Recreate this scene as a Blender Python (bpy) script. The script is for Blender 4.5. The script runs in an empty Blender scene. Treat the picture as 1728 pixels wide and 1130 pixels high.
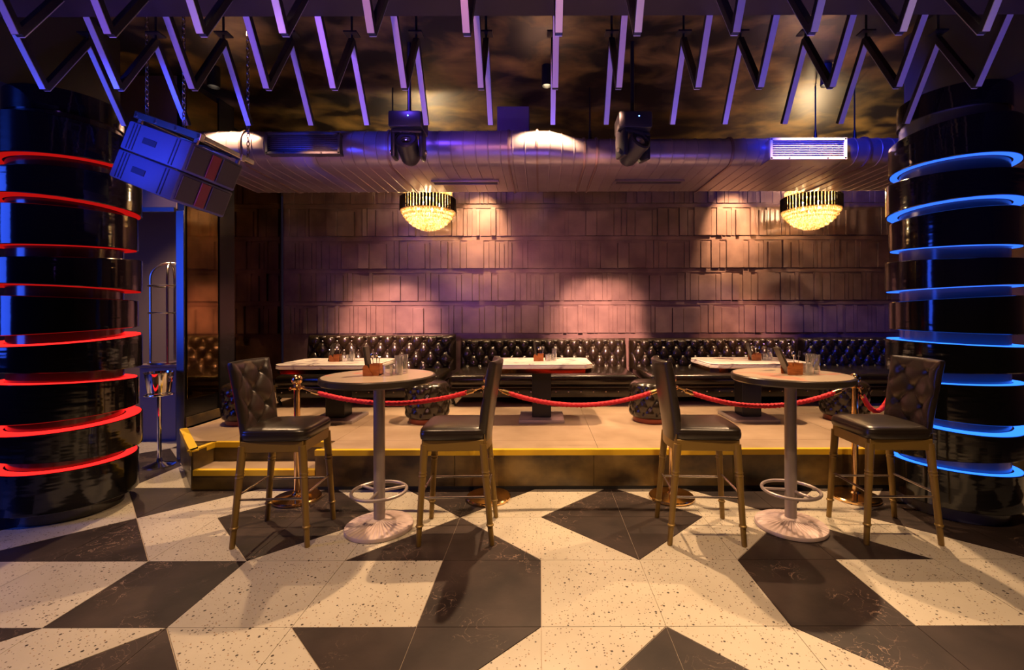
import bpy, bmesh, math, random
from mathutils import Vector, Matrix
random.seed(7)
PI = math.pi
SC = bpy.context.scene
COL = SC.collection

# ---------------------------------------------------------------- camera
cam_d = bpy.data.cameras.new('camera')
cam = bpy.data.objects.new('camera', cam_d)
COL.objects.link(cam)
cam_d.sensor_width = 36.0
cam_d.lens = 775.0 / 1728.0 * 36.0
cam_d.shift_x = (864 - 912) / 1728.0
cam_d.shift_y = -(565 - 532) / 1728.0
cam.location = (0, 0, 1.495)
cam.rotation_euler = (PI / 2, math.radians(0.16), 0)
cam_d.clip_start = 0.05
SC.camera = cam

# ---------------------------------------------------------------- world, exposure
W = bpy.data.worlds.new('world')
SC.world = W
W.use_nodes = True
W.node_tree.nodes['Background'].inputs[0].default_value = (0.05, 0.03, 0.06, 1)
W.node_tree.nodes['Background'].inputs[1].default_value = 0.15
vs = SC.view_settings
vs.view_transform = 'Standard'
vs.look = 'None'
vs.exposure = 0.0
vs.gamma = 1.0
vs.use_curve_mapping = False

# ---------------------------------------------------------------- lights
def aim(o, target):
    d = Vector(target) - o.location
    o.rotation_euler = d.to_track_quat('-Z', 'Y').to_euler()

def spot(name, loc, target, power, angle, color, size=0.04, blend=0.5):
    l = bpy.data.lights.new(name, 'SPOT')
    l.energy = power; l.color = color; l.spot_size = math.radians(angle)
    l.spot_blend = blend; l.shadow_soft_size = size
    o = bpy.data.objects.new(name, l); COL.objects.link(o)
    o.location = loc; aim(o, target)
    return o

def area(name, loc, target, power, sx, sy, color):
    l = bpy.data.lights.new(name, 'AREA')
    l.energy = power; l.color = color; l.shape = 'RECTANGLE'; l.size = sx; l.size_y = sy
    o = bpy.data.objects.new(name, l); COL.objects.link(o)
    o.location = loc; aim(o, target)
    return o

WARM = (1.0, 0.60, 0.30)
AMB = (1.0, 0.62, 0.33)
# ceiling downlights standing in front of the duct (fixtures modelled further down)
spot('downlight_lamp', (-3.28, 4.62, 3.80), (-3.2, 4.45, 0), 420, 84, AMB, 0.035, 0.5)
spot('downlight_lamp', (0.07, 4.62, 3.80), (0.05, 4.25, 0), 760, 92, AMB, 0.035, 0.5)
spot('downlight_lamp', (2.88, 4.62, 3.80), (2.75, 4.2, 0), 640, 90, AMB, 0.035, 0.5)
# downlights over the dance floor, above and behind the camera
for x in (-1.5, 0.3, 1.9):
    spot('downlight_lamp', (x, 1.35, 3.85), (x * 0.9, 2.0, 0), 260, 90, AMB, 0.05, 0.8)
# lobby downlight
spot('downlight_lamp', (-4.9, 5.6, 3.85), (-4.7, 5.6, 0), 520, 90, AMB, 0.04, 0.8)
# downlights between duct and wall, over the banquettes
for x, p in ((-2.6, 420), (-0.1, 420), (1.1, 260), (2.6, 280), (4.6, 80)):
    spot('downlight_lamp', (x, 6.42, 3.85), (x, 6.15, 0.4), p, 66, AMB, 0.05, 0.6)
# wall washers between duct and book wall
for x, z, p, a, c, xs_ in ((-2.35, 1.15, 4300, 24, (1.0, 0.46, 0.33), -2.2), (0.98, 1.15, 4100, 24, (1.0, 0.48, 0.32), 0.35), (3.2, 1.0, 1400, 22, (1.0, 0.42, 0.2), 3.0)):
    spot('wall_spot_lamp', (xs_, 3.2, 3.9), (x, 7.2, z), p, a, c, 0.04, 1.0)
for x, z, p, a, c in ((-0.92, 2.75, 800, 46, (1.0, 0.57, 0.26)), (3.0, 2.75, 900, 48, (1.0, 0.55, 0.24))):
    spot('wall_spot_lamp', (x, 6.42, 3.85), (x, 7.2, z), p, a, c, 0.04, 1.0)
# unseen coloured lamps without fixtures
spot('unseen_wash_lamp', (-0.6, 0.3, 3.0), (0.4, 7.2, 1.9), 170, 70, (1.0, 0.36, 0.40), 0.15, 1.0)
spot('unseen_wash_lamp', (2.0, 3.55, 3.8), (3.2, 4.9, 3.28), 400, 74, (0.02, 0.04, 1.0), 0.06, 1.0)  # added to stand in for the column LEDs' blue on the duct
spot('unseen_wash_lamp', (-1.3, 3.55, 3.8), (-0.7, 4.9, 3.28), 60, 84, (0.15, 0.06, 1.0), 0.06, 1.0)
spot('unseen_wash_lamp', (-2.0, 0.6, 2.0), (-1.9, 5.0, 3.0), 120, 66, (0.40, 0.15, 1.0), 0.1, 1.0)
spot('unseen_wash_lamp', (-3.6, 0.9, 2.2), (-2.65, 3.2, 2.75), 1300, 22, (0.02, 0.05, 1.0), 0.05, 0.8)  # added to turn the speaker sides blue
for x in (-2.2, 0.0, 2.2):
    spot('unseen_uplight', (x, 1.25, 0.25), (x * 1.1, 2.75, 3.2), 270, 74, (0.17, 0.12, 1.0), 0.1, 1.0)  # unseen, added to tint the batten undersides violet
area('bar_screen_lamp', (-5.9, 1.45, 2.1), (-3.6, 3.4, 1.9), 60, 1.0, 2.0, (0.03, 0.10, 1.0))

# ---------------------------------------------------------------- materials
MAT = {}
def new_mat(name):
    m = bpy.data.materials.new(name); m.use_nodes = True
    MAT[name] = m
    return m, m.node_tree, m.node_tree.nodes['Principled BSDF']

def pm(name, color, rough=0.5, metal=0.0, **kw):
    m, nt, b = new_mat(name)
    b.inputs['Base Color'].default_value = (*color, 1)
    b.inputs['Roughness'].default_value = rough
    b.inputs['Metallic'].default_value = metal
    for k, v in kw.items():
        b.inputs[k.replace('_', ' ')].default_value = v
    return m

def node(nt, t, **kw):
    n = nt.nodes.new(t)
    for k, v in kw.items(): setattr(n, k, v)
    return n

def noise_bump(name, scale=(1, 1, 1), nscale=20.0, strength=0.2, dist=0.01, detail=3.0, coord='Object'):
    m = MAT[name]; nt = m.node_tree; b = nt.nodes['Principled BSDF']
    if coord == 'World':
        tc = node(nt, 'ShaderNodeNewGeometry'); src = tc.outputs['Position']
    else:
        tc = node(nt, 'ShaderNodeTexCoord'); src = tc.outputs[coord]
    mp = node(nt, 'ShaderNodeMapping'); mp.inputs['Scale'].default_value = scale
    nz = node(nt, 'ShaderNodeTexNoise'); nz.inputs['Scale'].default_value = nscale; nz.inputs['Detail'].default_value = detail
    bp = node(nt, 'ShaderNodeBump'); bp.inputs['Strength'].default_value = strength; bp.inputs['Distance'].default_value = dist
    nt.links.new(src, mp.inputs['Vector']); nt.links.new(mp.outputs[0], nz.inputs['Vector'])
    nt.links.new(nz.outputs[0], bp.inputs['Height']); nt.links.new(bp.outputs[0], b.inputs['Normal'])
    return nz, mp

def color_noise(name, c0, c1, nscale=4.0, scale=(1, 1, 1), lo=0.35, hi=0.65, detail=6.0, coord='World', dist=0.0):
    m = MAT[name]; nt = m.node_tree; b = nt.nodes['Principled BSDF']
    if coord == 'World':
        tc = node(nt, 'ShaderNodeNewGeometry'); src = tc.outputs['Position']
    else:
        tc = node(nt, 'ShaderNodeTexCoord'); src = tc.outputs[coord]
    mp = node(nt, 'ShaderNodeMapping'); mp.inputs['Scale'].default_value = scale
    nz = node(nt, 'ShaderNodeTexNoise'); nz.inputs['Scale'].default_value = nscale; nz.inputs['Detail'].default_value = detail
    nz.inputs['Distortion'].default_value = dist
    cr = node(nt, 'ShaderNodeValToRGB')
    cr.color_ramp.elements[0].position = lo; cr.color_ramp.elements[0].color = (*c0, 1)
    cr.color_ramp.elements[1].position = hi; cr.color_ramp.elements[1].color = (*c1, 1)
    nt.links.new(src, mp.inputs['Vector']); nt.links.new(mp.outputs[0], nz.inputs['Vector'])
    nt.links.new(nz.outputs[0], cr.inputs[0]); nt.links.new(cr.outputs[0], b.inputs['Base Color'])
    return cr

def emit(name, color, strength):
    m = bpy.data.materials.new(name); m.use_nodes = True; MAT[name] = m
    nt = m.node_tree; nt.nodes.clear()
    e = node(nt, 'ShaderNodeEmission'); e.inputs[0].default_value = (*color, 1); e.inputs[1].default_value = strength
    o = node(nt, 'ShaderNodeOutputMaterial'); nt.links.new(e.outputs[0], o.inputs[0])
    return m

pm('leather', (0.016, 0.011, 0.006), 0.22, 0, Specular_IOR_Level=0.75)
noise_bump('leather', nscale=140, strength=0.25, dist=0.002)
pm('stool_leather', (0.018, 0.012, 0.008), 0.30, 0, Specular_IOR_Level=0.75)
noise_bump('stool_leather', nscale=160, strength=0.35, dist=0.002)
pm('stool_wood', (0.25, 0.155, 0.035), 0.40, 0.35)
pm('steel', (0.62, 0.55, 0.50), 0.25, 1.0)
pm('chrome', (0.80, 0.80, 0.82), 0.08, 1.0)
pm('edge_metal', (0.13, 0.13, 0.15), 0.3, 1.0)
pm('brass', (0.93, 0.60, 0.27), 0.14, 1.0)
pm('gold_paint', (0.55, 0.40, 0.16), 0.35, 0.8)
pm('pole_grey', (0.36, 0.30, 0.29), 0.4, 0.45)
pm('base_pink', (0.46, 0.36, 0.34), 0.5, 0.1)
pm('rope_red', (0.62, 0.015, 0.03), 0.75)
noise_bump('rope_red', nscale=300, strength=0.5, dist=0.003)
pm('black_metal', (0.012, 0.012, 0.014), 0.35, 0.3)
pm('black_plastic', (0.015, 0.015, 0.018), 0.38)
pm('dark_void', (0.01, 0.009, 0.009), 0.8)
pm('speaker_paint', (0.06, 0.06, 0.075), 0.55)
noise_bump('speaker_paint', nscale=250, strength=0.3, dist=0.002)
pm('speaker_grille', (0.03, 0.022, 0.012), 0.5)
pm('red_panel', (0.16, 0.008, 0.012), 0.4)
pm('orange_wood', (0.40, 0.12, 0.03), 0.4)
color_noise('orange_wood', (0.22, 0.055, 0.012), (0.42, 0.13, 0.03), 18, (1, 1, 6), coord='Object')
pm('menu_board', (0.055, 0.045, 0.035), 0.35)
pm('menu_tan', (0.45, 0.33, 0.22), 0.5)
pm('stud_metal', (0.7, 0.6, 0.5), 0.2, 1.0)
pm('pouf_base', (0.30, 0.06, 0.02), 0.35)
pm('button', (0.02, 0.015, 0.012), 0.2)
# column laminate: glossy black with a slight vertical ripple
pm('black_gloss', (0.005, 0.005, 0.006), 0.10, 0, Specular_IOR_Level=0.8)
noise_bump('black_gloss', scale=(0.6, 0.6, 2.6), nscale=9.0, strength=0.16, dist=0.010, detail=1.0, coord='World')
pm('core_gloss', (0.10, 0.10, 0.13), 0.2, 0, Specular_IOR_Level=0.9)
pm('core_red', (0.03, 0.02, 0.02), 0.15, 0, Specular_IOR_Level=0.8)
emit('led_red', (1.0, 0.012, 0.010), 3.2)
emit('led_red_dim', (1.0, 0.012, 0.010), 0.45)
emit('led_blue', (0.02, 0.14, 1.0), 3.0)
emit('led_blue_dim', (0.03, 0.14, 1.0), 1.7)
emit('led_dot', (0.1, 0.25, 1.0), 12.0)
emit('bulb_glow', (1.0, 0.66, 0.30), 160.0)
emit('downlight_glow', (1.0, 0.72, 0.42), 60.0)
emit('downlight_dim', (1.0, 0.76, 0.55), 5.0)
# duct
pm('duct_paint', (0.44, 0.36, 0.38), 0.36, 0.55)
color_noise('duct_paint', (0.26, 0.20, 0.23), (0.34, 0.27, 0.30), 2.5)
pm('duct_flange', (0.24, 0.15, 0.15), 0.4, 0.6)
pm('grille_white', (0.62, 0.55, 0.52), 0.45)
pm('grille_dark', (0.05, 0.045, 0.05), 0.5)
pm('batten', (0.48, 0.46, 0.52), 0.32, 0.3)
pm('soffit', (0.05, 0.035, 0.05), 0.6)
color_noise('soffit', (0.009, 0.005, 0.008), (0.018, 0.010, 0.015), 3)
pm('side_soffit', (0.014, 0.013, 0.018), 0.5)
pm('batten_channel', (0.012, 0.011, 0.013), 0.4, 0.2)
# ceiling: black with gold clouded metallic paint
pm('ceiling_paint', (0.02, 0.016, 0.01), 0.42, 0.2)
color_noise('ceiling_paint', (0.006, 0.005, 0.004), (0.26, 0.17, 0.045), 2.0, (1.0, 1.3, 1), 0.44, 0.74, 12, dist=0.4)
# book wall
pm('book_wall', (0.30, 0.20, 0.19), 0.36, 0.25)
color_noise('book_wall', (0.15, 0.095, 0.10), (0.27, 0.18, 0.175), 3.5, (1, 1, 1), 0.3, 0.7)
noise_bump('book_wall', nscale=26, strength=0.10, dist=0.01, coord='World')
pm('lintel_grey', (0.14, 0.10, 0.12), 0.5)
pm('room_wall', (0.16, 0.12, 0.11), 0.7)
noise_bump('room_wall', nscale=60, strength=0.4, dist=0.01, scale=(1, 1, 5), coord='World')
pm('bronze_mirror', (0.34, 0.22, 0.08), 0.06, 1.0)
color_noise('bronze_mirror', (0.16, 0.11, 0.035), (0.36, 0.24, 0.09), 2.2)
pm('bronze_apron', (0.32, 0.16, 0.06), 0.10, 1.0)
pm('pillar_black', (0.008, 0.008, 0.01), 0.25)
pm('wall_right_paint', (0.30, 0.16, 0.08), 0.5)
pm('podium', (0.16, 0.14, 0.20), 0.4)
# platform
pm('platform_top', (0.42, 0.31, 0.22), 0.55)
color_noise('platform_top', (0.30, 0.21, 0.135), (0.40, 0.29, 0.195), 3.0, (1, 1, 1), 0.3, 0.7)
noise_bump('platform_top', nscale=30, strength=0.15, dist=0.004, coord='World')
pm('nosing_yellow', (0.72, 0.47, 0.02), 0.45)
pm('riser_panel', (0.09, 0.06, 0.03), 0.30)
color_noise('riser_panel', (0.030, 0.019, 0.010), (0.21, 0.14, 0.045), 2.6, (1, 1, 1.5), 0.38, 0.68, 8)
pm('grout', (0.46, 0.38, 0.30), 0.8)
# marble tops
pm('marble', (0.85, 0.78, 0.72), 0.22)
color_noise('marble', (0.86, 0.79, 0.72), (0.28, 0.19, 0.22), 3.4, (1, 1, 1.6), 0.56, 0.66, 9, dist=1.8)
# round table top: mottled stone print with darker and coral patches
m, nt, b = new_mat('round_top'); b.inputs['Roughness'].default_value = 0.2
tc = node(nt, 'ShaderNodeNewGeometry')
nz = node(nt, 'ShaderNodeTexNoise'); nz.inputs['Scale'].default_value = 2.6; nz.inputs['Detail'].default_value = 3; nz.inputs['Distortion'].default_value = 0.6
cr = node(nt, 'ShaderNodeValToRGB'); r = cr.color_ramp
r.elements[0].position = 0.30; r.elements[0].color = (0.05, 0.08, 0.07, 1)
r.elements[1].position = 0.36; r.elements[1].color = (0.42, 0.34, 0.24, 1)
e = r.elements.new(0.56); e.color = (0.46, 0.37, 0.27, 1)
e = r.elements.new(0.62); e.color = (0.62, 0.26, 0.18, 1)
e = r.elements.new(0.75); e.color = (0.48, 0.36, 0.28, 1)
nt.links.new(tc.outputs['Position'], nz.inputs['Vector']); nt.links.new(nz.outputs[0], cr.inputs[0]); nt.links.new(cr.outputs[0], b.inputs['Base Color'])
pm('table_rim', (0.05, 0.038, 0.028), 0.28, 0.3)
# terrazzo: cream with dark chips of two sizes
m, nt, b = new_mat('terrazzo'); b.inputs['Roughness'].default_value = 0.38
tc = node(nt, 'ShaderNodeNewGeometry')
last = None
base = node(nt, 'ShaderNodeTexNoise'); base.inputs['Scale'].default_value = 2.0; base.inputs['Detail'].default_value = 6
nt.links.new(tc.outputs['Position'], base.inputs['Vector'])
cr = node(nt, 'ShaderNodeValToRGB'); cr.color_ramp.elements[0].position = 0.3; cr.color_ramp.elements[1].position = 0.7
cr.color_ramp.elements[0].color = (0.41, 0.37, 0.29, 1); cr.color_ramp.elements[1].color = (0.50, 0.46, 0.37, 1)
nt.links.new(base.outputs[0], cr.inputs[0]); last = cr.outputs[0]
for sc, thr, colr in ((38, 0.19, (0.035, 0.025, 0.018)), (75, 0.24, (0.12, 0.08, 0.05)), (55, 0.16, (0.26, 0.14, 0.05))):
    vo = node(nt, 'ShaderNodeTexVoronoi'); vo.inputs['Scale'].default_value = sc; vo.inputs['Randomness'].default_value = 1.0
    nt.links.new(tc.outputs['Position'], vo.inputs['Vector'])
    sep = node(nt, 'ShaderNodeSeparateColor'); nt.links.new(vo.outputs['Color'], sep.inputs[0])
    gate = node(nt, 'ShaderNodeMath', operation='MULTIPLY'); nt.links.new(sep.outputs[0], gate.inputs[0]); gate.inputs[1].default_value = thr * 2.4
    lt = node(nt, 'ShaderNodeMath', operation='LESS_THAN'); nt.links.new(vo.outputs['Distance'], lt.inputs[0]); 
    sub = node(nt, 'ShaderNodeMath', operation='SUBTRACT'); nt.links.new(gate.outputs[0], sub.inputs[0]); sub.inputs[1].default_value = thr * 1.0
    nt.links.new(sub.outputs[0], lt.inputs[1])
    mx = node(nt, 'ShaderNodeMix', data_type='RGBA'); nt.links.new(lt.outputs[0], mx.inputs['Factor'])
    nt.links.new(last, mx.inputs['A']); mx.inputs['B'].default_value = (*colr, 1); last = mx.outputs['Result']
nt.links.new(last, b.inputs['Base Color'])
# dark slate tile with pale cracks
m, nt, b = new_mat('slate'); b.inputs['Roughness'].default_value = 0.5; b.inputs['Specular IOR Level'].default_value = 0.3
tc = node(nt, 'ShaderNodeNewGeometry')
n1 = node(nt, 'ShaderNodeTexNoise'); n1.inputs['Scale'].default_value = 3.0; n1.inputs['Detail'].default_value = 8
nt.links.new(tc.outputs['Position'], n1.inputs['Vector'])
cr = node(nt, 'ShaderNodeValToRGB'); cr.color_ramp.elements[0].position = 0.3; cr.color_ramp.elements[1].position = 0.75
cr.color_ramp.elements[0].color = (0.010, 0.0065, 0.006, 1); cr.color_ramp.elements[1].color = (0.045, 0.030, 0.025, 1)
nt.links.new(n1.outputs[0], cr.inputs[0])
n2 = node(nt, 'ShaderNodeTexNoise'); n2.inputs['Scale'].default_value = 8.0; n2.inputs['Detail'].default_value = 7; n2.inputs['Distortion'].default_value = 1.5
nt.links.new(tc.outputs['Position'], n2.inputs['Vector'])
c2 = node(nt, 'ShaderNodeValToRGB'); rr = c2.color_ramp
rr.elements[0].position = 0.492; rr.elements[0].color = (0, 0, 0, 1); rr.elements[1].position = 0.508; rr.elements[1].color = (0, 0, 0, 1)
e = rr.elements.new(0.5); e.color = (0.8, 0.8, 0.8, 1)
nt.links.new(n2.outputs[0], c2.inputs[0])
n3 = node(nt, 'ShaderNodeTexNoise'); n3.inputs['Scale'].default_value = 2.3
nt.links.new(tc.outputs['Position'], n3.inputs['Vector'])
g3 = node(nt, 'ShaderNodeMath', operation='MULTIPLY'); nt.links.new(c2.outputs[0], g3.inputs[0])
c3 = node(nt, 'ShaderNodeValToRGB'); c3.color_ramp.elements[0].position = 0.5; c3.color_ramp.elements[1].position = 0.62
nt.links.new(n3.outputs[0], c3.inputs[0]); nt.links.new(c3.outputs[0], g3.inputs[1])
mx = node(nt, 'ShaderNodeMix', data_type='RGBA'); nt.links.new(g3.outputs[0], mx.inputs['Factor'])
nt.links.new(cr.outputs[0], mx.inputs['A']); mx.inputs['B'].default_value = (0.40, 0.27, 0.20, 1)
nt.links.new(mx.outputs['Result'], b.inputs['Base Color'])
noise_bump('slate', nscale=9, strength=0.3, dist=0.006, detail=8, coord='World')
# glass and crystal
m = bpy.data.materials.new('glass'); m.use_nodes = True; MAT['glass'] = m
nt = m.node_tree; nt.nodes.clear()
tp = node(nt, 'ShaderNodeBsdfTransparent'); tp.inputs[0].default_value = (0.94, 0.94, 0.95, 1)
gl = node(nt, 'ShaderNodeBsdfGlossy'); gl.inputs[1].default_value = 0.04
df = node(nt, 'ShaderNodeBsdfDiffuse'); df.inputs[0].default_value = (0.9, 0.85, 0.78, 1)
lw = node(nt, 'ShaderNodeLayerWeight'); lw.inputs[0].default_value = 0.6
m1 = node(nt, 'ShaderNodeMixShader'); m2 = node(nt, 'ShaderNodeMixShader'); m2.inputs[0].default_value = 0.07
o = node(nt, 'ShaderNodeOutputMaterial')
nt.links.new(lw.outputs['Facing'], m1.inputs[0]); nt.links.new(tp.outputs[0], m1.inputs[1]); nt.links.new(gl.outputs[0], m1.inputs[2])
nt.links.new(m1.outputs[0], m2.inputs[1]); nt.links.new(df.outputs[0], m2.inputs[2]); nt.links.new(m2.outputs[0], o.inputs[0])
m = bpy.data.materials.new('crystal'); m.use_nodes = True; MAT['crystal'] = m
nt = m.node_tree; nt.nodes.clear()
tr = node(nt, 'ShaderNodeBsdfTranslucent'); tr.inputs[0].default_value = (1.0, 0.86, 0.55, 1)
df = node(nt, 'ShaderNodeBsdfDiffuse'); df.inputs[0].default_value = (1.0, 0.86, 0.55, 1)
tp = node(nt, 'ShaderNodeBsdfTransparent'); tp.inputs[0].default_value = (1, 0.95, 0.85, 1)
gl = node(nt, 'ShaderNodeBsdfGlossy'); gl.inputs[1].default_value = 0.1
cg_ = node(nt, 'ShaderNodeNewGeometry'); cn_ = node(nt, 'ShaderNodeTexNoise'); cn_.inputs['Scale'].default_value = 38
cc_ = node(nt, 'ShaderNodeValToRGB'); cc_.color_ramp.elements[0].position = 0.40; cc_.color_ramp.elements[1].position = 0.58
cc_.color_ramp.elements[0].color = (0.62, 0.36, 0.10, 1); cc_.color_ramp.elements[1].color = (1.0, 0.93, 0.72, 1)
nt.links.new(cg_.outputs['Position'], cn_.inputs['Vector']); nt.links.new(cn_.outputs[0], cc_.inputs[0])
nt.links.new(cc_.outputs[0], tr.inputs[0]); nt.links.new(cc_.outputs[0], df.inputs[0])
m1 = node(nt, 'ShaderNodeMixShader'); m1.inputs[0].default_value = 0.4
m2 = node(nt, 'ShaderNodeMixShader'); m2.inputs[0].default_value = 0.35
m3 = node(nt, 'ShaderNodeMixShader'); m3.inputs[0].default_value = 0.15
o = node(nt, 'ShaderNodeOutputMaterial')
nt.links.new(tr.outputs[0], m1.inputs[1]); nt.links.new(df.outputs[0], m1.inputs[2])
nt.links.new(m1.outputs[0], m2.inputs[1]); nt.links.new(tp.outputs[0], m2.inputs[2])
nt.links.new(m2.outputs[0], m3.inputs[1]); nt.links.new(gl.outputs[0], m3.inputs[2]); nt.links.new(m3.outputs[0], o.inputs[0])
pm('smoked_slat', (0.02, 0.014, 0.008), 0.1, 0.2)

# ---------------------------------------------------------------- mesh helpers
class B:
    def __init__(s): s.bm = bmesh.new()
    def box(s, c, size, rot=None, bevel=0.0, seg=2, taper=None):
        r = bmesh.ops.create_cube(s.bm, size=1.0)
        vs_ = r['verts']
        for v in vs_:
            v.co = Vector((v.co.x * size[0], v.co.y * size[1], v.co.z * size[2]))
            if taper and v.co.z < 0: v.co.x *= taper; v.co.y *= taper
        if bevel > 0:
            es = list({e for v in vs_ for e in v.link_edges})
            rb = bmesh.ops.bevel(s.bm, geom=es, offset=bevel, segments=seg, profile=0.5, affect='EDGES')
            vs_ = list({v for f in rb['faces'] for v in f.verts} | {v for v in vs_ if v.is_valid})
        M = Matrix.Translation(c) @ (rot.to_4x4() if rot is not None else Matrix.Identity(4))
        bmesh.ops.transform(s.bm, matrix=M, verts=vs_)
        return s
    def cyl(s, p0, p1, r0, r1=None, n=16, caps=True):
        if r1 is None: r1 = r0
        p0 = Vector(p0); p1 = Vector(p1); d = p1 - p0
        q = d.to_track_quat('Z', 'Y').to_matrix()
        A = []; C = []
        for i in range(n):
            a = 2 * PI * i / n
            u = q @ Vector((math.cos(a), math.sin(a), 0))
            A.append(s.bm.verts.new(p0 + u * r0)); C.append(s.bm.verts.new(p1 + u * r1))
        for i in range(n):
            j = (i + 1) % n
            s.bm.faces.new((A[i], A[j], C[j], C[i]))
        if caps:
            s.bm.faces.new(A[::-1]); s.bm.faces.new(C)
        return s
    def lathe(s, prof, n=24, o=(0, 0, 0), axis=None):
        rings = []
        q = axis if axis is not None else Matrix.Identity(3)
        O = Vector(o)
        for (r, z) in prof:
            if r < 1e-5:
                rings.append([s.bm.verts.new(O + q @ Vector((0, 0, z)))])
            else:
                rings.append([s.bm.verts.new(O + q @ Vector((r * math.cos(2 * PI * i / n), r * math.sin(2 * PI * i / n), z))) for i in range(n)])
        for a, c in zip(rings[:-1], rings[1:]):
            for i in range(n):
                j = (i + 1) % n
                if len(a) == 1 and len(c) == 1: break
                if len(a) == 1: s.bm.faces.new((a[0], c[j], c[i]))
                elif len(c) == 1: s.bm.faces.new((a[i], a[j], c[0]))
                else: s.bm.faces.new((a[i], a[j], c[j], c[i]))
        return s
    def tube(s, pts, r, n=10, closed=False, rf=None):
        pts = [Vector(p) for p in pts]; N = len(pts)
        rings = []; up = None
        for i, p in enumerate(pts):
            if closed: t = pts[(i + 1) % N] - pts[i - 1]
            else: t = pts[min(i + 1, N - 1)] - pts[max(i - 1, 0)]
            t.normalize()
            if up is None:
                up = Vector((0, 0, 1)) if abs(t.z) < 0.9 else Vector((0, 1, 0))
            x = up.cross(t); x.normalize(); y = t.cross(x); up = y
            ring = []
            for k in range(n):
                a = 2 * PI * k / n
                rr = rf(i, a) if rf else (r[i] if isinstance(r, (list, tuple)) else r)
                ring.append(s.bm.verts.new(p + (x * math.cos(a) + y * math.sin(a)) * rr))
            rings.append(ring)
        M = N if closed else N - 1
        for i in range(M):
            a = rings[i]; c = rings[(i + 1) % N]
            for k in range(n):
                j = (k + 1) % n
                s.bm.faces.new((a[k], a[j], c[j], c[k]))
        if not closed:
            s.bm.faces.new(rings[0][::-1]); s.bm.faces.new(rings[-1])
        return s
    def prism(s, poly, z0, z1):
        lo = [s.bm.verts.new((x, y, z0)) for x, y in poly]
        hi = [s.bm.verts.new((x, y, z1)) for x, y in poly]
        n = len(poly)
        s.bm.faces.new(lo[::-1]); s.bm.faces.new(hi)
        for i in range(n):
            j = (i + 1) % n
            s.bm.faces.new((lo[i], lo[j], hi[j], hi[i]))
        return s
    def sphere(s, c, r, n=16, sz=1.0):
        prof = [(max(0, r * math.sin(PI * i / (n // 2))), -r * sz * math.cos(PI * i / (n // 2))) for i in range(n // 2 + 1)]
        prof[0] = (0, prof[0][1]); prof[-1] = (0, prof[-1][1])
        return s.lathe(prof, n, c)
    def grid(s, fn, nu, nv):
        V = [[s.bm.verts.new(fn(i / nu, j / nv)) for j in range(nv + 1)] for i in range(nu + 1)]
        for i in range(nu):
            for j in range(nv):
                s.bm.faces.new((V[i][j], V[i + 1][j], V[i + 1][j + 1], V[i][j + 1]))
        return s
    def mesh(s, name, smooth=35):
        bmesh.ops.recalc_face_normals(s.bm, faces=s.bm.faces)
        me = bpy.data.meshes.new(name)
        s.bm.to_mesh(me); s.bm.free()
        if smooth:
            me.shade_smooth(); me.set_sharp_from_angle(angle=math.radians(smooth))
        return me

def mk(name, b, mat, parent=None, smooth=35, loc=None):
    me = b if isinstance(b, bpy.types.Mesh) else b.mesh(name, smooth)
    o = bpy.data.objects.new(name, me)
    if mat is not None and not me.materials: me.materials.append(MAT[mat])
    COL.objects.link(o)
    if parent is not None: o.parent = parent
    if loc is not None: o.location = loc
    return o

def tag(o, label=None, cat=None, group=None, kind=None):
    if label: o['label'] = label
    if cat: o['category'] = cat
    if group: o['group'] = group
    if kind: o['kind'] = kind
    return o

def thing(name, label, cat, loc=(0, 0, 0), rotz=0, group=None):
    o = bpy.data.objects.new(name, None); COL.objects.link(o)
    o.empty_display_size = 0.1
    o.location = loc; o.rotation_euler = (0, 0, rotz)
    return tag(o, label, cat, group)

KIDS = {}
def copy_tree(o, parent=None):
    c = o.copy(); COL.objects.link(c)
    if parent is not None: c.parent = parent
    for ch in o.children: copy_tree(ch, c)
    return c

def struct(name, b, mat, smooth=0, label=None):
    o = mk(name, b, mat, None, smooth); o['kind'] = 'structure'
    if label: o['label'] = label
    return o

def tuft(u, v, pu, pv, depth):
    """height of deep-buttoned upholstery; buttons at staggered lattice points"""
    a = (u / pu + v / pv); c = (u / pu - v / pv)
    f = abs(math.sin(PI * a / 2)) * abs(math.sin(PI * c / 2))
    ai = round(a / 2); ci = round(c / 2)
    uu = (ai + ci) * pu; vv = (ai - ci) * pv
    d2 = ((u - uu) / pu) ** 2 + ((v - vv) / pv) ** 2
    return depth * (f ** 0.38) - depth * 0.55 * math.exp(-d2 * 26)

def tuft_points(u0, u1, v0, v1, pu, pv):
    out = []
    for m_ in range(-60, 61):
        for n_ in range(-60, 61):
            if (m_ + n_) % 2: continue
            u = m_ * pu; v = n_ * pv
            if u0 < u < u1 and v0 < v < v1: out.append((u, v))
    return out

# ================================================================= SETTING
F, CX, CY, H0 = 775.0, 912.0, 532.0, 1.495
ZP = 0.335                                   # platform level
T = 0.6
Y0 = 2.207

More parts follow.
